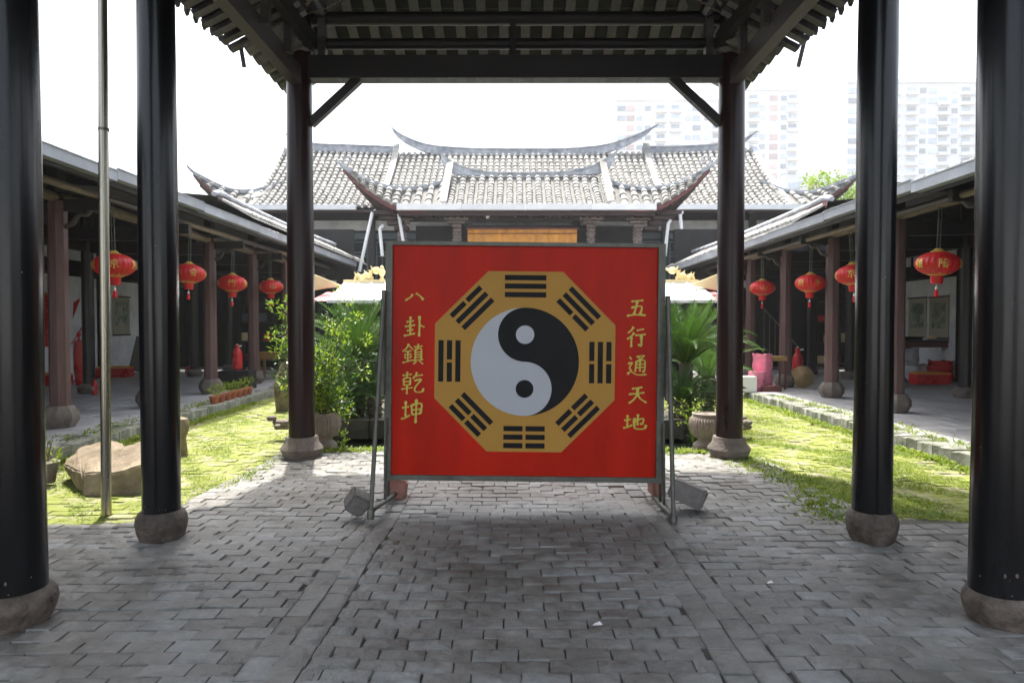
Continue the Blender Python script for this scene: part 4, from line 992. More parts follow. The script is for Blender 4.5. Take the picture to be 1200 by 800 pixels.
def leafball(m, c, r, n, l, seed=0, up=.2, wide=.42):
    rd = random.Random(seed)
    for _ in range(n):
        v = Vector((rd.gauss(0, 1), rd.gauss(0, 1), rd.gauss(0, 1))).normalized()*r*rd.uniform(.2, 1)**.6
        p = Vector(c)+v; d = (v.normalized()+Vector((rd.gauss(0, .6), rd.gauss(0, .6), rd.gauss(0, .5)+up))).normalized()
        s = d.cross(Vector((rd.gauss(0, 1), rd.gauss(0, 1), rd.gauss(0, 1)))).normalized(); L = l*rd.uniform(.6, 1.2); w = L*wide; nrm = d.cross(s)
        m.add([p, p+d*L*.45+s*w/2+nrm*L*.08, p+d*L, p+d*L*.45-s*w/2+nrm*L*.08], [(0, 1, 2, 3)])
sh = thing('potted_shrub', 'tall bright green small leaved shrub growing in the left stone pot', 'shrub', (xl, 8.95, .42))
stems = MB(); rd = random.Random(5); lv = MB(); lv2 = MB()
for k in range(34):
    tgt = W(rd.choice((rd.uniform(370, 412), rd.uniform(372, 428), rd.uniform(365, 400), rd.uniform(325, 350))), rd.uniform(352, 480), 8.95+rd.uniform(-.25, .3))
    st_ = Vector((xl+rd.uniform(-.06, .06), 8.95+rd.uniform(-.05, .05), .42)); mid = lerp(st_, tgt, .5)+Vector((xl-lerp(st_.x, tgt.x, .5), 0, .1))*.5
    pts = [poly([st_, mid, tgt], q/6) for q in range(7)]; stems.tube(pts, [.013*(1-.12*q) for q in range(7)], 5)
    for q in (3, 4, 5, 6):
        leafball(lv if rd.random() < .42 else lv2, pts[q]+Vector((rd.gauss(0, .05), rd.gauss(0, .05), rd.gauss(0, .04))), .12, 34 if q > 3 else 22, .062, seed=k*9+q)
for px, py in ((320, 358), (334, 366), (318, 392), (328, 404), (342, 352), (408, 352), (398, 346), (418, 372), (428, 398)):
    leafball(lv, W(px, py, 8.9), .085, 32, .06, seed=px)
stems.build('stem', bark_m, sh); lv.build('leaves', bright_m, sh, smooth=False, kind='stuff'); lv2.build('dark_leaves', green_m, sh, smooth=False, kind='stuff')

FR = []
for v in range(5):
    rd = random.Random(v+20); m = MB(); Lf = 1.0; n = 34; droop = [.35, .6, .85, 1.15, .2][v]
    path = []; a = R(78); p = Vector((0, 0, 0))
    for k in range(n+1):
        path.append(p.copy()); p = p+Vector((math.cos(a), 0, math.sin(a)))*Lf/n; a -= droop*1.35/n*(.3+1.4*k/n)
    m.tube(path[::3]+[path[-1]], [.009*(1-.07*q) for q in range(len(path[::3])+1)], 4)
    for k in range(4, n+1):
        d = (path[min(k+1, n)]-path[k-1]).normalized(); up = d.cross(Vector((0, 1, 0))); up = -up if up.z < 0 else up
        for s in (-1, 1):
            for off in (0,):
                if off and k == n: continue
                ll = .15*math.sin(PI*min(1, (k+off)/n*.88+.12))**.6*rd.uniform(.9, 1.1)
                q = path[k] if not off else lerp(path[k], path[min(n, k+1)], .5)
                dd = (Vector((0, s, 0))*.72+d*.66+up*.42).normalized(); w = d*.0055
                m.add([q-w, q+w, q+dd*ll*.6+w*.8-Vector((0, 0, .004)), q+dd*ll-Vector((0, 0, .02)), q+dd*ll*.6-w*.8-Vector((0, 0, .004))], [(0, 1, 2, 3, 4)])
    FR.append(m)
FRM = [m.mesh('frond', green_m, False) for m in FR]
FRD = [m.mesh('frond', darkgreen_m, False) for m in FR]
def cycad(x, y, z, L, n, label, trunk=.6, dark=False, seed=0, spread=1.0, name='cycad'):
    rd = random.Random(seed); t = thing(name, label, 'cycad', (x, y, z-trunk))
    m = MB(); pr = []
    for k in range(12): pr.append((.10+.022*(k % 2), -trunk-.05+(trunk+.1)*k/11))
    m.lathe(pr, (x, y, z), 14); m.build('trunk', bark_m, t)
    for k in range(n):
        lay = k/n; az = k*2.39996+rd.uniform(-.2, .2); tilt = lerp(.05, .92, lay**1.25)*spread+rd.uniform(-.08, .08)
        v = min(4, max(0, int(lay*3.6+rd.uniform(0, 1)))) if lay > .15 else 4
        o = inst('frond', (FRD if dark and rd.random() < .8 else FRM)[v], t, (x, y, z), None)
        s = L*rd.uniform(.85, 1.08); o.scale = (s, s, s)
        o.rotation_euler = (Matrix.Rotation(az, 4, 'Z') @ Matrix.Rotation(tilt*.75, 4, 'Y')).to_euler()
x = W(417, 0, 10.9).x; cycad(x, 10.9, .98, 1.25, 46, 'large sago cycad with arching fronds left of the sign', .95, False, 1)
x = W(806, 0, 10.9).x; cycad(x, 10.9, .95, 1.30, 54, 'large sago cycad with dense bright fronds right of the sign', .9, False, 2, .9)
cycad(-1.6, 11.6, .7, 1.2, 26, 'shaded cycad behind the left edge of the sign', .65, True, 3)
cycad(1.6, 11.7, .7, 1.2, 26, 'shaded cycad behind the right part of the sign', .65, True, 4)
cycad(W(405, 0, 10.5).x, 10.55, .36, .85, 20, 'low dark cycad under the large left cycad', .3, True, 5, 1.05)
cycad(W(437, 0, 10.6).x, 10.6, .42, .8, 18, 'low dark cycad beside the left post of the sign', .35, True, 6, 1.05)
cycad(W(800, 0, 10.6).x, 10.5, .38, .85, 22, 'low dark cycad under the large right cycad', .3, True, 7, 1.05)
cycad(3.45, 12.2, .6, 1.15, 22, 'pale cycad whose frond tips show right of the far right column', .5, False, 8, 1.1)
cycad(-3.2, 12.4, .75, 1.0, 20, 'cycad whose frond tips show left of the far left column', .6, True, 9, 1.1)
# ferny undergrowth
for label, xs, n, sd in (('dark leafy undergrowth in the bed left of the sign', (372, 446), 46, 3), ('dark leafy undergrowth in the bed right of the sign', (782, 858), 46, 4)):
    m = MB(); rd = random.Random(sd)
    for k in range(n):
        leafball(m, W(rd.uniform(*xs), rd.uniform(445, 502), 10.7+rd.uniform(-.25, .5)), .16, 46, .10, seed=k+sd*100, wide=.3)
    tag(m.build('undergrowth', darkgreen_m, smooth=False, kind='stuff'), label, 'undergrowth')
m = MB(); rd = random.Random(9)
for k in range(12):
    a = W(rd.uniform(795, 825), rd.uniform(468, 500), 9.1); leafball(m, a, .05, 10, .05, seed=k)
for k in range(5): m.tube([W(812, 520, 9.1), W(800+6*k, 478-3*k, 9.1)], .004, 4)
tag(m.build('slender_weed', bright_m, smooth=False), 'slender bright weed rising beside the right stone pot', 'plant')
m = MB(); m.tube([W(403, 530, 8.7), W(404, 516, 8.7)], .005, 4)
for k in range(6): leafball(m, W(404+rd.uniform(-6, 6), 512+rd.uniform(-8, 8), 8.7), .04, 12, .05, seed=k)
tag(m.build('slender_weed', bright_m, smooth=False), 'small weed by the pond edge right of the left stone pot', 'plant')
# stacked stones/basket left of far left column and right of the right one
for cx, s, lab in ((326, -1, 'left'), (868, 1, 'right')):
    t = thing('stone_stack', 'low stack of brown stones just %s of the far %s column' % (lab, lab), 'stones', W(cx, 495, 9.6))
    for k in range(7):
        c = W(cx+random.uniform(-8, 8), 500-5*(k//3), 9.6+random.uniform(-.1, .1)); m = MB(); rr = .07
        m.lathe([(rr*.7, -.035), (rr, -.01), (rr*.95, .02), (rr*.6, .04)], c, 8, rib=.12, ribn=3, ph=k); m.build('stone', plinth_m, t)
# row of little terracotta seedling pots on the left kerb
pm = MB(); pm.lathe([(.045, 0), (.062, .10), (.07, .105), (.07, .125), (.058, .125)], (0, 0, 0), 14); pmesh = pm.mesh('pot', terra_m)
for k in range(7):
    y = 12.5+k*.30; x = -5.50-.012*k; t = thing('seedling_pot', 'terracotta pot with green seedlings, %s in the row on the left kerb' % ['nearest', 'second', 'third', 'middle', 'fifth', 'sixth', 'farthest'][k], 'plant pot', (x, y, .15), group='seedling pots on the left kerb')
    o = local('pot', pmesh, None, t); o.scale = (1.35, 1.35, 1.2)
    m = MB(); leafball(m, (0, 0, .24), .11, 42, .085, seed=k+3, up=.8, wide=.3); local('seedlings', m, grass_m, t, smooth=False)
# plant at the far left edge
t = thing('twiggy_plant', 'pale bare twiggy plant in a pot beside the nearest left column', 'plant', W(54, 560, 6.9))
x, y = W(52, 0, 6.9).x, 6.9
m = MB(); m.lathe([(.09, 0), (.12, .2), (.135, .21), (.12, .22)], (x-.08, y, 0), 16); m.build('pot', plinth_m, t)
m = MB(); rd = random.Random(2)
for k in range(9):
    a = Vector((x-.08, y, .2)); b = a+Vector((rd.uniform(-.1, .22), rd.uniform(-.1, .1), rd.uniform(.12, .35))); m.tube([a, lerp(a, b, .5)+Vector((.02, 0, .03)), b], [.006, .004, .002], 5)
m.build('twig', log_m, t)
m = MB(); leafball(m, (x-.02, y, .25), .1, 40, .07, seed=4); m.build('leaves', bright_m, t, smooth=False)

# ------------------------------------------------------------------ lanterns
def lantern(x, y, z, hang, key, key2, yaw, label, zt):
    t = thing('red_lantern', label, 'lantern', (x, y, z), group='red paper lanterns hanging in the corridors')
    t.scale = (random.uniform(.96, 1.03), random.uniform(.96, 1.03), random.uniform(.95, 1.05)); t.rotation_euler = (random.uniform(-.05, .05), random.uniform(-.05, .05), random.uniform(-.1, .1))
    a, b = .285, .175; m = MB()
    pr = [(a*math.cos(ph), b*math.sin(ph)) for ph in [lerp(-1.25, 1.25, k/14) for k in range(15)]]
    m.lathe(pr, (0, 0, 0), 96, rib=.022, ribn=24); local('body', m, lred_m, t)
    m = MB(); m.lathe([(.095, .160), (.10, .175), (.07, .185), (.045, .215), (.02, .22)], (0, 0, 0), 20); local('cap', m, gold_m, t)
    m = MB(); m.lathe([(.075, -.285), (.085, -.17), (.09, -.155)], (0, 0, 0), 20, rib=.02, ribn=20); local('skirt', m, lred_m, t)
    m = MB(); m.lathe([(.10, -.170), (.135, -.156), (.125, -.15), (.09, -.158)], (0, 0, 0), 24); local('gold_ring', m, gold_m, t)
    m = MB(); m.lathe([(.004, -.33), (.004, -.28)], (0, 0, 0), 6); m.lathe([(.014, -.365), (.018, -.35), (.012, -.325)], (0, 0, 0), 10); local('bead', m, canopy_m, t)
    m = MB(); m.lathe([(.03, -.47), (.028, -.40), (.016, -.365)], (0, 0, 0), 12, rib=.08, ribn=6); local('tassel', m, lred_m, t)
    m = MB()
    for s in (-1, 1): m.tube([(s*.022, 0, .2), (s*.022, 0, zt-z)], .008, 6)
    local('hanging_rod', m, steel_m, t)
    m = MB()
    def mp(xx, yy_, l, off):
        aa = off+xx/a; ph = math.asin(max(-.95, min(.95, yy_/b))); rr = a*math.cos(ph)+.010+l
        return Vector((rr*math.sin(aa), -rr*math.cos(aa), b*math.sin(ph)))
    base = math.atan2(-x, y)*-1
    for off, kk in ((yaw, key), (yaw+1.15, key2), (yaw-1.15, key2)):
        mm = MB(); ribbons(kk, .135, .13, .016, lambda p, q, l: mp(p, q, l, off), mm); local('gold_character', mm, gold_m, t, smooth=False)
    m = MB()
    for k in range(14):
        aa = k*2*PI/14
        for q in range(3):
            ac = aa+(q-1)*.1; ph = -.98+(.06 if q == 1 else 0); rr = a*math.cos(ph)+.008
            c = Vector((rr*math.sin(ac), -rr*math.cos(ac), b*math.sin(ph))); tn = Vector((math.cos(ac), math.sin(ac), 0)); u = Vector((0, 0, 1))
            m.add([c-tn*.012, c+tn*.012, c+tn*.008+u*.018, c-tn*.008+u*.018], [(0, 1, 2, 3)])
    local('gold_petals', m, gold_m, t, smooth=False)
    return t
LN = [(133, 311, 10.15, 'jing', 'fu', .55, 'nearest lantern in the left corridor, partly crossed by the steel pole'),
      (221, 320.5, 12.5, 'hui', 'zhou', .75, 'second lantern of the left corridor, half hidden by the second left column'),
      (272, 332, 14.5, 'men', 'fu', .25, 'third lantern of the left corridor with gold character on its front'),
      (317, 336, 16.8, 'shan', 'hui', .55, 'farthest lantern of the left corridor, close to the far left column'),
      (1098, 309, 9.75, 'yin', 'zhen', -.35, 'nearest and largest lantern of the right corridor with gold character'),
      (999, 322, 12.15, 'jing', 'hui', -.55, 'lantern peeping out left of the second right column'),
      (949, 332, 13.9, 'fu', 'ping', -1.0, 'third lantern of the right corridor between two brown posts'),
      (893, 337.5, 16.4, 'shan', 'shan', -.3, 'farthest lantern of the right corridor just right of the far right column')]
for px, py, Y, k1, k2, yw, lab in LN:
    p = W(px, py, Y); lantern(p.x, p.y, p.z, 0, k1, k2, yw, lab, 3.42 if px < 600 else 3.28)

# ------------------------------------------------------------------ shrine canopy behind the cycads
cn = thing('shrine_canopy', 'low white roofed canopy with gilded dragon ridge behind the cycads', 'canopy', (0, 17, 0))
def cP(px, py, Y): return W(px, py, Y)
xa = cP(386, 0, 16.4).x; xb = cP(836, 0, 16.4).x; ze = cP(600, 352, 16).z; zr_ = cP(600, 331, 17.6).z
nn = 26
for k in range(nn):
    x0_ = lerp(xa, xb, k/nn); x1_ = lerp(xa, xb, (k+1)/nn)
    m = MB(); m.grid(lambda u, v: Vector((lerp(x0_, x1_, u), lerp(16, 17.6, v), lerp(ze, zr_, v)+(.025 if .05 < u < .2 else 0))), 12, 2); m.grid(lambda u, v: Vector((lerp(x0_, x1_, u), lerp(19.2, 17.6, v), lerp(ze, zr_, v))), 1, 2)
    m.build('roof_sheet', canopy_m, cn, smooth=False)
for s, xe in ((-1, xa), (1, xb)):
    for k in range(3):
        m = MB(); x0_ = xe+s*(k*.14+.01); m.grid(lambda u, v: Vector((x0_+s*.12*u, lerp(16.0, 17.5, v), lerp(ze-.01, zr_-.25, v))), 1, 2); m.build('faded_sheet', canpink_m, cn)
    fx = (lambda p_: p_) if s < 0 else (lambda p_: 1208-p_)
    P0 = W(fx(362), 319, 16.95); P1 = W(fx(399), 334, 16.95); P2 = W(fx(362), 341, 16.95)
    m = MB(); m.add([P0, P1, P2, P0+Vector((0, .12, 0)), P1+Vector((0, .12, 0)), P2+Vector((0, .12, 0))], [(0, 1, 2), (5, 4, 3), (0, 3, 4, 1), (1, 4, 5, 2), (2, 5, 3, 0)]); m.build('gable_board', cream_m, cn)
m = MB(); m.box(((xa+xb)/2, 16, ze-.02), (xb-xa, .05, .07)); m.build('eave_rail', white_m, cn)
m = MB(); m.box(((xa+xb)/2, 17.6, zr_+.03), (xb-xa, .10, .08)); m.build('ridge_rail', cream_m, cn)
for px in (372, 450, 540, 690, 775, 838):
    X = cP(px, 0, 16.3).x; m = MB(); m.tube([(X, 16.3, 0), (X, 16.3, ze)], .06, 10); m.build('canopy_post', darkcol_m, cn)
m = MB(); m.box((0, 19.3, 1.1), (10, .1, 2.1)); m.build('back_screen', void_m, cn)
# ridge dragons and finials
def dragon(px, s, lab):
    t = thing('ridge_dragon', lab, 'ornament', cP(px, 330, 17.6))
    P = [cP(px-s*16, 328, 17.6), cP(px-s*13, 323, 17.6), cP(px-s*8, 327, 17.6), cP(px-s*3, 322, 17.6), cP(px+s*1, 325, 17.6), cP(px+s*3, 318, 17.6), cP(px+s*8, 316, 17.6)]
    m = MB(); m.tube([poly(P, k/30) for k in range(31)], [.02+.05*math.sin(PI*min(1, (k+4)/34)) for k in range(31)], 9); m.build('body', gilt_m, t)
    h_ = cP(px+s*9, 317, 17.6); m = MB(); m.lathe([(.03, -.09), (.09, -.05), (.10, .02), (.05, .09)], h_, 10, rib=.1, ribn=4)
    m.tube([h_, h_+Vector((s*.2, 0, .04))], [.05, .025], 7); m.build('head', gilt_m, t)
    m = MB()
    for q in (-8, -2, 4): m.tube([cP(px+s*q, 324, 17.6), cP(px+s*q, 331, 17.6)], .035, 6)
    m.build('claws', gilt_m, t)
    m = MB()
    for q in range(7): a = poly(P, .1+q*.13); m.tube([a+Vector((0, 0, .04)), a+Vector((-s*.05, 0, .13))], [.03, .006], 5)
    m.build('mane', gilt_m, t)
dragon(432, 1, 'gilded dragon on the canopy ridge left of the sign'); dragon(797, -1, 'gilded dragon on the canopy ridge right of the sign')
for px in (447.5,):
    p = cP(px, 331, 17.6); m = MB(); m.lathe([(.04, 0), (.07, .08), (.035, .14), (.08, .22), (.09, .29), (.04, .36), (.05, .40), (.01, .44)], p, 14)
    tag(m.build('ridge_finial', gilt_m), 'gilded gourd finial on the canopy ridge beside the left edge of the sign', 'ornament')

# downpipes
for k, (a, b, lab) in enumerate((((436, 250), (421, 318), 'slanting white downpipe left of the sign below the flared porch corner'), ((445, 268), (448, 300), 'short white downpipe immediately above the top left corner of the sign'), ((467, 250), (474, 292), 'white downpipe at the left end of the porch gutter'),
                                 ((797, 252), (803, 322), 'white downpipe right of the sign near the canopy dragon'), ((783, 262), (779, 300), 'white downpipe immediately above the top right corner of the sign'))):
    P = [W(a[0], a[1], 24.4), W(b[0], b[1], 24.4)]; m = MB(); m.tube([P[0]+Vector((.1, .1, .12)), P[0], P[1]], .06, 10); tag(m.build('downpipe', white_m), lab, 'downpipe')
p = W(853, 90, 8.6)
m = MB(); m.tube([W(847, 100, 8.55), W(847, 500, 8.75)], .022, 8); m.tube([W(847, 100, 8.55), W(853, 97, 8.5)], .022, 8)
tag(m.build('drain_pipe', pole_m), 'thin pale drain pipe running down behind the far right column', 'pipe')

# ------------------------------------------------------------------ things in the corridors
def wall_scroll(x, y, z, w, h, side, label, m2=None):
    t = thing('hanging_scroll', label, 'scroll', (x, y, z))
    m = MB(); m.box((0, 0, 0), (.012, w, h)); local('mount', m, paper_m, t)
    m = MB(); m.box((-side*.009, 0, h*.05), (.006, w*.72, h*.62)); local('painting', m, m2 or ink_m, t)
    for s in (-1, 1):
        m = MB(); m.tube([(-side*.012, -w/2-.03, s*h/2), (-side*.012, w/2+.03, s*h/2)], .018, 8); local('roller', m, wood_m, t)
wx = 11.52
def onwall(px, side): return wx*800/abs(px-602)
Y = onwall(142, -1); wall_scroll(-wx, Y, W(142, 370, Y).z, .85, 1.12, -1, 'faded landscape scroll on the white wall of the left corridor')
Y = onwall(1074, 1); wall_scroll(wx, Y, W(1074, 372, Y).z, .85, 1.12, 1, 'left one of two ink scrolls on the right corridor wall')
Y = onwall(1099, 1); wall_scroll(wx, Y, W(1099, 372, Y).z, .85, 1.12, 1, 'right one of two ink scrolls on the right corridor wall')
def redstrip(px, y0, y1, w, side, label, name='red_banner'):
    Y = onwall(px, side); a = W(px, y0, Y).z; b = W(px, y1, Y).z
    t = thing(name, label, 'banner', (side*(wx-.02), Y, b)); m = MB(); m.box((0, 0, (a-b)/2), (.01, w, a-b)); local('cloth', m, red_m, t)
    m = MB(); n = max(1, int((a-b)/.25))
    for k in range(n): 
        if w < .5: ribbons(random.choice(('fu', 'di', 'tian', 'shan')), w*.55, .14, .02, lambda x, y, l, k=k: Vector((-side*(.006+l), x*(-side)*-1, (k+.5)*(a-b)/n+y)), m)
    if m.v: local('gold_character', m, gold_m, t, smooth=False)
redstrip(56, 346, 406, .30, -1, 'long narrow red couplet banner on the left corridor wall')
redstrip(62, 334, 345, .42, -1, 'small square red paper above the long banner on the left corridor wall')
redstrip(1131, 352, 420, .30, 1, 'red hanging banner on the right corridor wall beside the nearest right column')
Y = onwall(48, -1); m = MB(); m.box((-wx, Y, W(48, 358, Y).z), (.03, .45, .65)); tag(m.build('notice_board', tablew_m), 'tan notice board left of the red banner on the left corridor wall', 'board')
Y = 16.6; p = W(88, 355, Y); m = MB(); m.add([(p.x-.08, p.y, p.z-.38), (p.x+.11, p.y, p.z+.12), (p.x-.06, p.y, p.z+.02), (p.x-.08, p.y+.01, p.z-.38), (p.x+.11, p.y+.01, p.z+.12), (p.x-.06, p.y+.01, p.z+.02)], [(0, 1, 2), (5, 4, 3), (0, 3, 4, 1), (1, 4, 5, 2), (2, 5, 3, 0)])
m.tube([(p.x-.12, p.y, p.z-1.0), (p.x+.2, p.y, p.z-.5)], .015, 6)
tag(m.build('red_pennant', red_m, smooth=False), 'red triangular pennant leaning between posts of the left corridor', 'flag')
def cylinder(px, Y, ytop, ybot, r, label, z0=None, name='gas_cylinder'):
    a = W(px, ybot, Y); z0 = a.z if z0 is None else z0; H = W(px, ytop, Y).z-z0
    t = thing(name, label, 'gas cylinder' if name == 'gas_cylinder' else 'fire extinguisher', (a.x, Y, z0))
    m = MB(); m.lathe([(r*.75, 0), (r, H*.06), (r, H*.62), (r*.82, H*.75), (r*.42, H*.84), (r*.38, H*.86)], (0, 0, 0), 24); local('body', m, red_m, t)
    m = MB(); m.lathe([(r*.45, H*.84), (r*.48, H*.96), (r*.3, H*.97)], (0, 0, 0), 16); local('collar', m, red_m, t)
    m = MB(); m.tube([(0, 0, H*.9), (r*1.0, -r*.3, H*.93)], r*.16, 8); m.lathe([(r*.2, H*.8), (r*.2, H)], (0, 0, 0), 8); local('valve', m, white_m if name == 'gas_cylinder' else black_m, t)
    m = MB(); m.box((0, -r*.98, H*.4), (r*.9, r*.12, H*.22)); local('paper_label', m, paper_m if name != 'gas_cylinder' else red_m, t)
cylinder(278, 15.6, 403, 433, .11, 'red gas cylinder in the left corridor between the third and fourth posts', z0=.58)
m = MB(); p = W(278, 440, 15.6); m.box((p.x, 15.6, .36), (.7, .45, .42)); tag(m.build('dark_support', void_m), 'low dark block under the gas cylinder in the left corridor', 'cabinet')  # plain dark block for the unclear support below the cylinder
cylinder(221, 20, 428, 446, .10, 'small red fire extinguisher on the floor by a left inner post', z0=.15, name='fire_extinguisher')
cylinder(110, 14.2, 443, 464, .06, 'slim red fire extinguisher beside the inner post left of the steel pole', z0=.15, name='fire_extinguisher')
cylinder(934, 17.0, 406, 452, .13, 'red gas cylinder behind the straw hat in the right corridor', z0=.15)
# red figure-like cabinet on left (tall red incense stand)
p = W(92, 430, 15.3); t = thing('red_stand', 'tall narrow red stand with round knob on top in the left corridor', 'stand', (p.x, 15.3, .15))
m = MB(); m.lathe([(.06, 0), (.08, .1), (.11, .35), (.11, .8), (.09, 1.0), (.04, 1.02)], (0, 0, .1), 16); local('body', m, red_m, t)
m = MB(); m.lathe([(.02, 0), (.02, .15)], (0, 0, 1.1), 8); m.lathe([(.02, 1.18), (.045, 1.21), (.045, 1.26), (.02, 1.30)], (0, 0, 0), 14); local('knob', m, lred_m, t)
p = W(163, 440, 19.5); m = MB(); m.box((W(158, 0, 19.8).x, 19.8, .75), (.42, .06, 1.0), Matrix.Rotation(.25, 3, 'Y')); tag(m.build('leaning_slab', greyst_m), 'dark grey slab leaning on the white wall of the left corridor', 'slab')
# kneeling benches: red box with yellow cushion
def kneeler(px, Y, label, w=.8):
    x = W(px, 0, Y).x; t = thing('kneeler', label, 'kneeling bench', (x, Y, .15))
    m = MB(); m.box((0, 0, .13), (w, .4, .24)); local('box', m, red_m, t)
    m = MB(); m.lathe([(.05, .25), (.29, .255), (.30, .285), (.2, .31)], (0, 0, 0), 4, ph=PI/4); o = local('cushion', m, orange_m, t); o.scale = (w/.42, .9, 1)
kneeler(52, 16.4, 'red kneeling bench with yellow top at the far left of the left corridor')
kneeler(127, 19.0, 'red kneeling bench under the faded scroll in the left corridor', .9)
kneeler(1095, 16.8, 'red kneeling bench with yellow cushion in front of the right corridor table')
# black table with clutter at right
x = W(1092, 0, 18.4).x; t = thing('dark_table', 'dark altar table below the two scrolls in the right corridor', 'table', (x, 18.4, .15))
m = MB(); m.box((0, 0, 1.02), (1.5, .5, .06)); local('tabletop', m, darkcol_m, t)
for sx in (-1, 1):
    for sy in (-1, 1): m = MB(); m.box((sx*.66, sy*.2, .5), (.06, .06, 1.0)); local('leg', m, darkcol_m, t)
m = MB(); m.box((0, -.22, .93), (1.38, .03, .14)); local('apron', m, redtrim_m, t)
m = MB(); m.lathe([(.06, 0), (.12, .04), (.14, .1), (.13, .1)], (x+.1, 18.4, 1.205), 16); tag(m.build('offering_bowl', cream_m), 'pale offering bowl on the dark altar table', 'bowl')
m = MB(); m.box((x-.45, 18.35, 1.25), (.4, .3, .09)); tag(m.build('folded_cloth', void_m), 'dark folded cloth at the left end of the altar table', 'cloth')
def sack(x, y, z, r, h, m_, label, name='sack', seed=0, cat='sack'):
    from mathutils import noise
    M_ = MB(); pr = [(r*.85, 0), (r*1.02, h*.12), (r, h*.35), (r*.86, h*.5), (r*.98, h*.65), (r*.9, h*.85), (r*.95, h), (r*.7, h*.97)]
    M_.lathe(pr, (x, y, z), 28)
    M_.v = [tuple(Vector(v)+noise.noise_vector(Vector(v)*9+Vector((seed, 0, 0)))*r*.16) for v in M_.v]
    return tag(M_.build(name, m_), label, cat)
sack(W(897, 0, 15.4).x, 15.4, .15, .22, .80, pink_m, 'tall pink woven sack standing upright in the right corridor')
sack(W(890, 0, 15.15).x, 15.15, .15, .19, .42, pink_m, 'shorter pink sack in front of the tall pink sack', seed=3)
sack(W(1066, 0, 18.0).x, 18.0, .15, .32, .85, cloth_m, 'grey white plastic sack left of the altar table', seed=5)
sack(W(1078, 0, 17.6).x, 17.6, .15, .26, .42, cloth_m, 'small crumpled grey sack under the altar table', seed=6)
sack(W(1094, 0, 18.1).x, 18.1, .15, .42, .40, red_m, 'heap of red cloth under the altar table', 'red_cloth_heap', 8, 'cloth')
sack(W(1107, 0, 18.0).x, 18.0, .15, .30, .52, red_m, 'second red cloth bundle at the right end of the altar table', 'red_cloth_heap', 9, 'cloth')
m = MB(); m.box((W(879.5, 0, 14.9).x, 14.9, .32), (.30, .3, .34)); tag(m.build('carton', canopy_m), 'white carton on the corridor floor just right of the far right column', 'box')
x = W(911, 0, 15.5).x; t = thing('small_table', 'small yellow topped table behind the pink sack in the right corridor', 'table', (x, 15.5, .15))
m = MB(); m.box((0, 0, .70), (.42, .4, .10)); local('tabletop', m, tablew_m, t)
for sx in (-1, 1):
    for sy in (-1, 1): m = MB(); m.box((sx*.18, sy*.16, .33), (.035, .035, .65)); local('leg', m, redtrim_m if sx > 0 else tablew_m, t)
m = MB(); m.box((W(906, 0, 15).x, 15, .21), (.42, .25, .13)); tag(m.build('pink_box', redtrim_m), 'flat dull pink box in front of the small yellow table', 'box')
p = W(940.5, 435, 15.9); m = MB(); m.lathe([(.26, 0), (.25, .015), (.10, .09), (.05, .16), (.01, .17)], (0, 0, 0), 28)
o = m.build('straw_hat', straw_m, loc=(p.x, p.y, .40)); o.rotation_euler = (R(78), 0, R(-8)); tag(o, 'conical straw hat leaning beside the red gas cylinder in the right corridor', 'hat')
# wooden table and shelf at left far
x = W(322, 0, 18.6).x; t = thing('wooden_table', 'plain yellowish wooden table behind the fourth post of the left corridor', 'table', (x, 18.6, .15))
m = MB(); m.box((0, 0, .70), (1.0, .5, .05)); m.box((0, 0, .61), (.92, .44, .14)); local('tabletop', m, tablew_m, t)
for sx in (-1, 1):
    for sy in (-1, 1): m = MB(); m.box((sx*.44, sy*.2, .3), (.05, .05, .6)); local('leg', m, tablew_m, t)
m = MB(); m.box((0, .18, .12), (.85, .03, .03)); local('stretcher', m, tablew_m, t)
def shelf(px0, px1, Y, side, label):
    xa_, xb_ = W(px0, 0, Y).x, W(px1, 0, Y).x; t = thing('shelf_rack', label, 'shelf', ((xa_+xb_)/2, Y, .15)); w = xb_-xa_; used = {}
    for k in range(4): m = MB(); m.box((0, 0, .3+k*.62), (w, .4, .04)); local('shelf_board', m, darkcol_m, t)
    for s in (-1, 1): m = MB(); m.box((s*w/2, 0, 1.2), (.06, .42, 2.4)); local('upright', m, darkcol_m, t)
    rd = random.Random(px0); 
    for k in range(3):
        x = -w/2+.15
        while x < w/2-.15:
            hh = rd.uniform(.12, .34); ww = rd.uniform(.1, .3); m = MB(); m.box((x+(xa_+xb_)/2, Y-.02, .15+.325+k*.62+hh/2), (ww, .25, hh))
            mm = rd.choice((red_m, redtrim_m, wood_m, cream_m, orange_m, lattice_m, red_m, darkcol_m))
            used[(mm.name, k)] = used.get((mm.name, k), 0)+1
            tag(m.build('stored_box', mm, smooth=False), ('', '', 'farther right ', 'rightmost ', 'end ')[min(4, used[(mm.name, k)])]+'%s box on the %s shelf of the %s' % ({red_m: 'red', redtrim_m: 'dull red', wood_m: 'dark brown', cream_m: 'cream', orange_m: 'orange', lattice_m: 'grey blue', darkcol_m: 'blackish'}[mm], ('bottom', 'middle', 'upper')[k], 'dim left corridor rack' if side < 0 else 'dim right corridor rack'), 'box', 'boxes stored on the %s corridor rack' % ('left' if side < 0 else 'right'))
            x += ww+rd.uniform(.15, .5)
shelf(280, 330, 22.3, -1, 'dim shelf rack with red goods at the far end of the left corridor')
shelf(957, 1010, 20.3, 1, 'dim shelf rack with red goods in the right corridor')
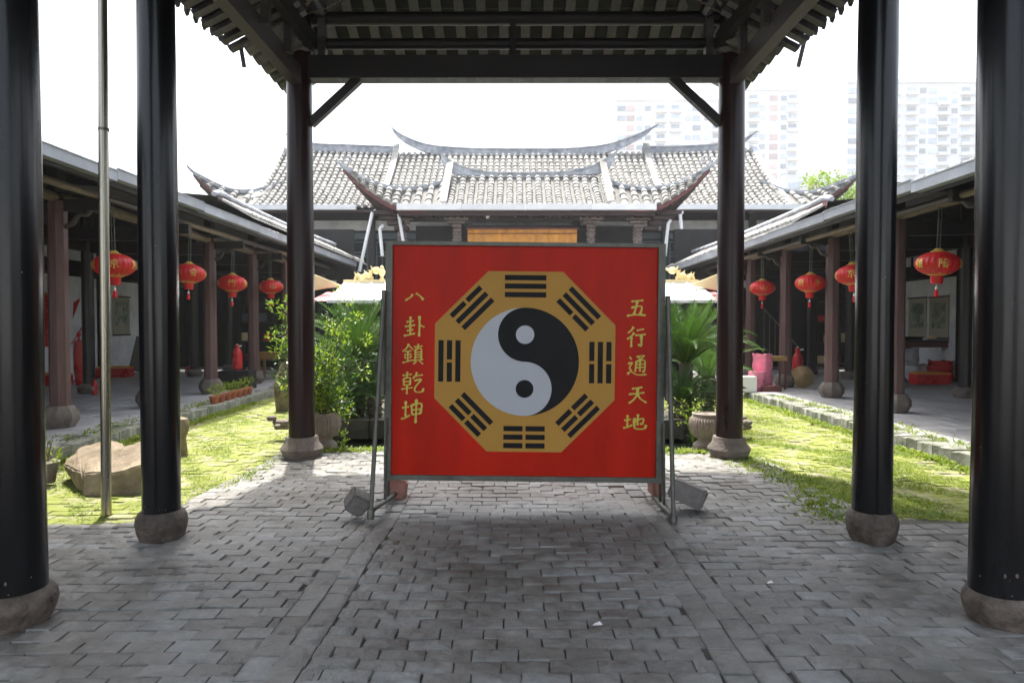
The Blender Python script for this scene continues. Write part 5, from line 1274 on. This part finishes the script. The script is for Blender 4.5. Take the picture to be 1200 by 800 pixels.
# spiral incense / fan-like railing in right corridor
x = W(918, 0, 18.8).x; t = thing('leaning_ladder', 'dark metal railing panel leaning in the right corridor', 'railing', (x, 18.8, .15))
m = MB()
for k in range(7): m.tube([(-.45+.15*k, 0, .5+.0*k), (-.45+.15*k, 0, 1.9-.17*k)], .012, 5)
m.tube([(-.5, 0, 1.95), (.5, 0, .85)], .02, 6); m.tube([(-.5, 0, .5), (.5, 0, .5)], .02, 6); local('bars', m, steel_m, t)

# ------------------------------------------------------------------ far tower blocks and tree
wmm = MB(); wmm.box((0, 0, 0), (1.7, .3, 1.35)); wmesh = wmm.mesh('window', glass_m, False)
wm2 = MB(); wm2.box((0, 0, 0), (2.4, .3, 1.5)); wmesh2 = wm2.mesh('window', glass_m, False)
rpm = MB(); rpm.box((0, 0, 0), (2.4, .4, 1.6)); rmesh = rpm.mesh('red_panel', towred_m, False)
blm = MB(); blm.box((0, 0, 0), (3.4, 1.2, .9)); bmesh_ = blm.mesh('balcony', tower_m, False)
def tower(px0, px1, ptop, Y, label, colsx, seed=0, low=False):
    rd = random.Random(seed); A = W(px0, ptop, Y); B = W(px1, ptop, Y); H = A.z
    t = thing('apartment_block', label, 'apartment block', ((A.x+B.x)/2, Y+8, -1))
    m = MB(); m.box(((A.x+B.x)/2, Y+8, H/2), (B.x-A.x, 16, H))
    if not low: m.box((lerp(A.x, B.x, .35), Y+8, H+1.5), (5, 8, 3)); m.box((lerp(A.x, B.x, .75), Y+8, H+1), (7, 8, 2)); m.box(((A.x+B.x)/2, Y-.2, H+.3), (B.x-A.x+.6, .5, .9))
    m.build('wall', tower_m, t, smooth=False)
    z = H-2.4; fl = 0
    while z > (46 if not low else H-12) - 12:
        for kind, f in colsx:
            x = lerp(A.x, B.x, f)
            if rd.random() < .06: continue
            if kind == 'w': inst('window', wmesh, t, (x, Y-.02, z))
            elif kind == 'W': inst('window', wmesh2, t, (x, Y-.02, z))
            elif kind == 'r': inst('red_panel', rmesh, t, (x, Y-.02, z))
            elif kind == 'b':
                inst('window', wmesh2, t, (x, Y-.02, z+.2)); inst('balcony', bmesh_, t, (x, Y-.6, z-.95))
        z -= 2.9; fl += 1
    return t
tower(722, 846, 118, 207, 'pale apartment block showing left of the far right column', [('W', .05), ('r', .135), ('w', .22), ('w', .30), ('b', .42), ('b', .56), ('w', .68), ('W', .76), ('w', .86), ('b', .95)], 1)
tower(862, 936, 106, 207, 'tall pale apartment block with red panels right of the far right column', [('W', .06), ('b', .28), ('w', .42), ('r', .60), ('w', .76), ('b', .90)], 2)
tower(992, 1160, 97, 200, 'wide pale apartment block with balconies behind the right corridor roof', [('W', .04), ('w', .09), ('b', .33), ('b', .45), ('w', .53), ('W', .60), ('b', .67), ('w', .75), ('b', .83), ('b', .93)], 3)
tower(920, 992, 205, 150, 'low pale building between the two right tower blocks', [('W', .15), ('r', .45), ('w', .7), ('w', .85)], 4, low=True)
t = thing('broadleaf_tree', 'yellow green tree crown rising behind the right corridor roof', 'tree', (W(975, 0, 36).x, 36, 0))
p = W(975, 222, 36); m = MB(); m.tube([(p.x, 36, 0), (p.x+.3, 36, 4), (p.x, 36, p.z-.8)], [.3, .22, .12], 10)
for k in range(8): m.tube([(p.x, 36, p.z-1.4), (p.x+random.uniform(-2, 2), 36+random.uniform(-1.5, 1.5), p.z+random.uniform(-.5, .8))], [.08, .02], 6)
m.build('trunk', bark_m, t)
m = MB(); rd = random.Random(4)
for k in range(90):
    px = rd.uniform(945, 1012); py = rd.uniform(208-6*math.sin((px-940)/60*PI), 262)
    leafball(m, W(px, py, 36+rd.uniform(-1, 1)), .42, 24, .24, seed=k)
m.build('crown', green_t, t, smooth=False)

for px, py, sz, lab in ((700, 733, .028, 'white paper scrap on the paving below the sign'), (902, 686, .022, 'small pale scrap on the paving near the second right column')):
    Yg = 1280/(py-381); q = W(px, py, Yg); m = MB()
    m.add([(-sz, -.01, .002), (-.2*sz, -.6*sz, .006), (sz, -.1*sz, .002), (.5*sz, .5*sz, .012), (-.4*sz, .4*sz, .004), (-sz, -.01, .0), (-.2*sz, -.6*sz, .003), (sz, -.1*sz, .0), (.5*sz, .5*sz, .009), (-.4*sz, .4*sz, .001)], [(0, 1, 2, 3, 4), (9, 8, 7, 6, 5)])
    tag(m.build('paper_scrap', canopy_m, loc=(q.x, Yg, dip(q.x, Yg)+.012), smooth=False), lab, 'litter')
# ------------------------------------------------------------------ haze
m = MB(); m.box((0, 130, 45), (420, 330, 92))
hz = m.build('haze', MC['soil'], kind='stuff', smooth=False); hz['label'] = 'thin pale bright haze over the courtyard and city'; hz['category'] = 'haze'
hm = bpy.data.materials.new('haze_air'); hm.use_nodes = True; nt = hm.node_tree; nt.nodes.clear()
o = nt.nodes.new('ShaderNodeOutputMaterial'); pv = nt.nodes.new('ShaderNodeVolumePrincipled'); pv.inputs['Density'].default_value = .0007; pv.inputs['Color'].default_value = (.93, .95, .98, 1); pv.inputs['Anisotropy'].default_value = .2
nt.links.new(pv.outputs[0], o.inputs['Volume']); hz.data.materials.clear(); hz.data.materials.append(hm)
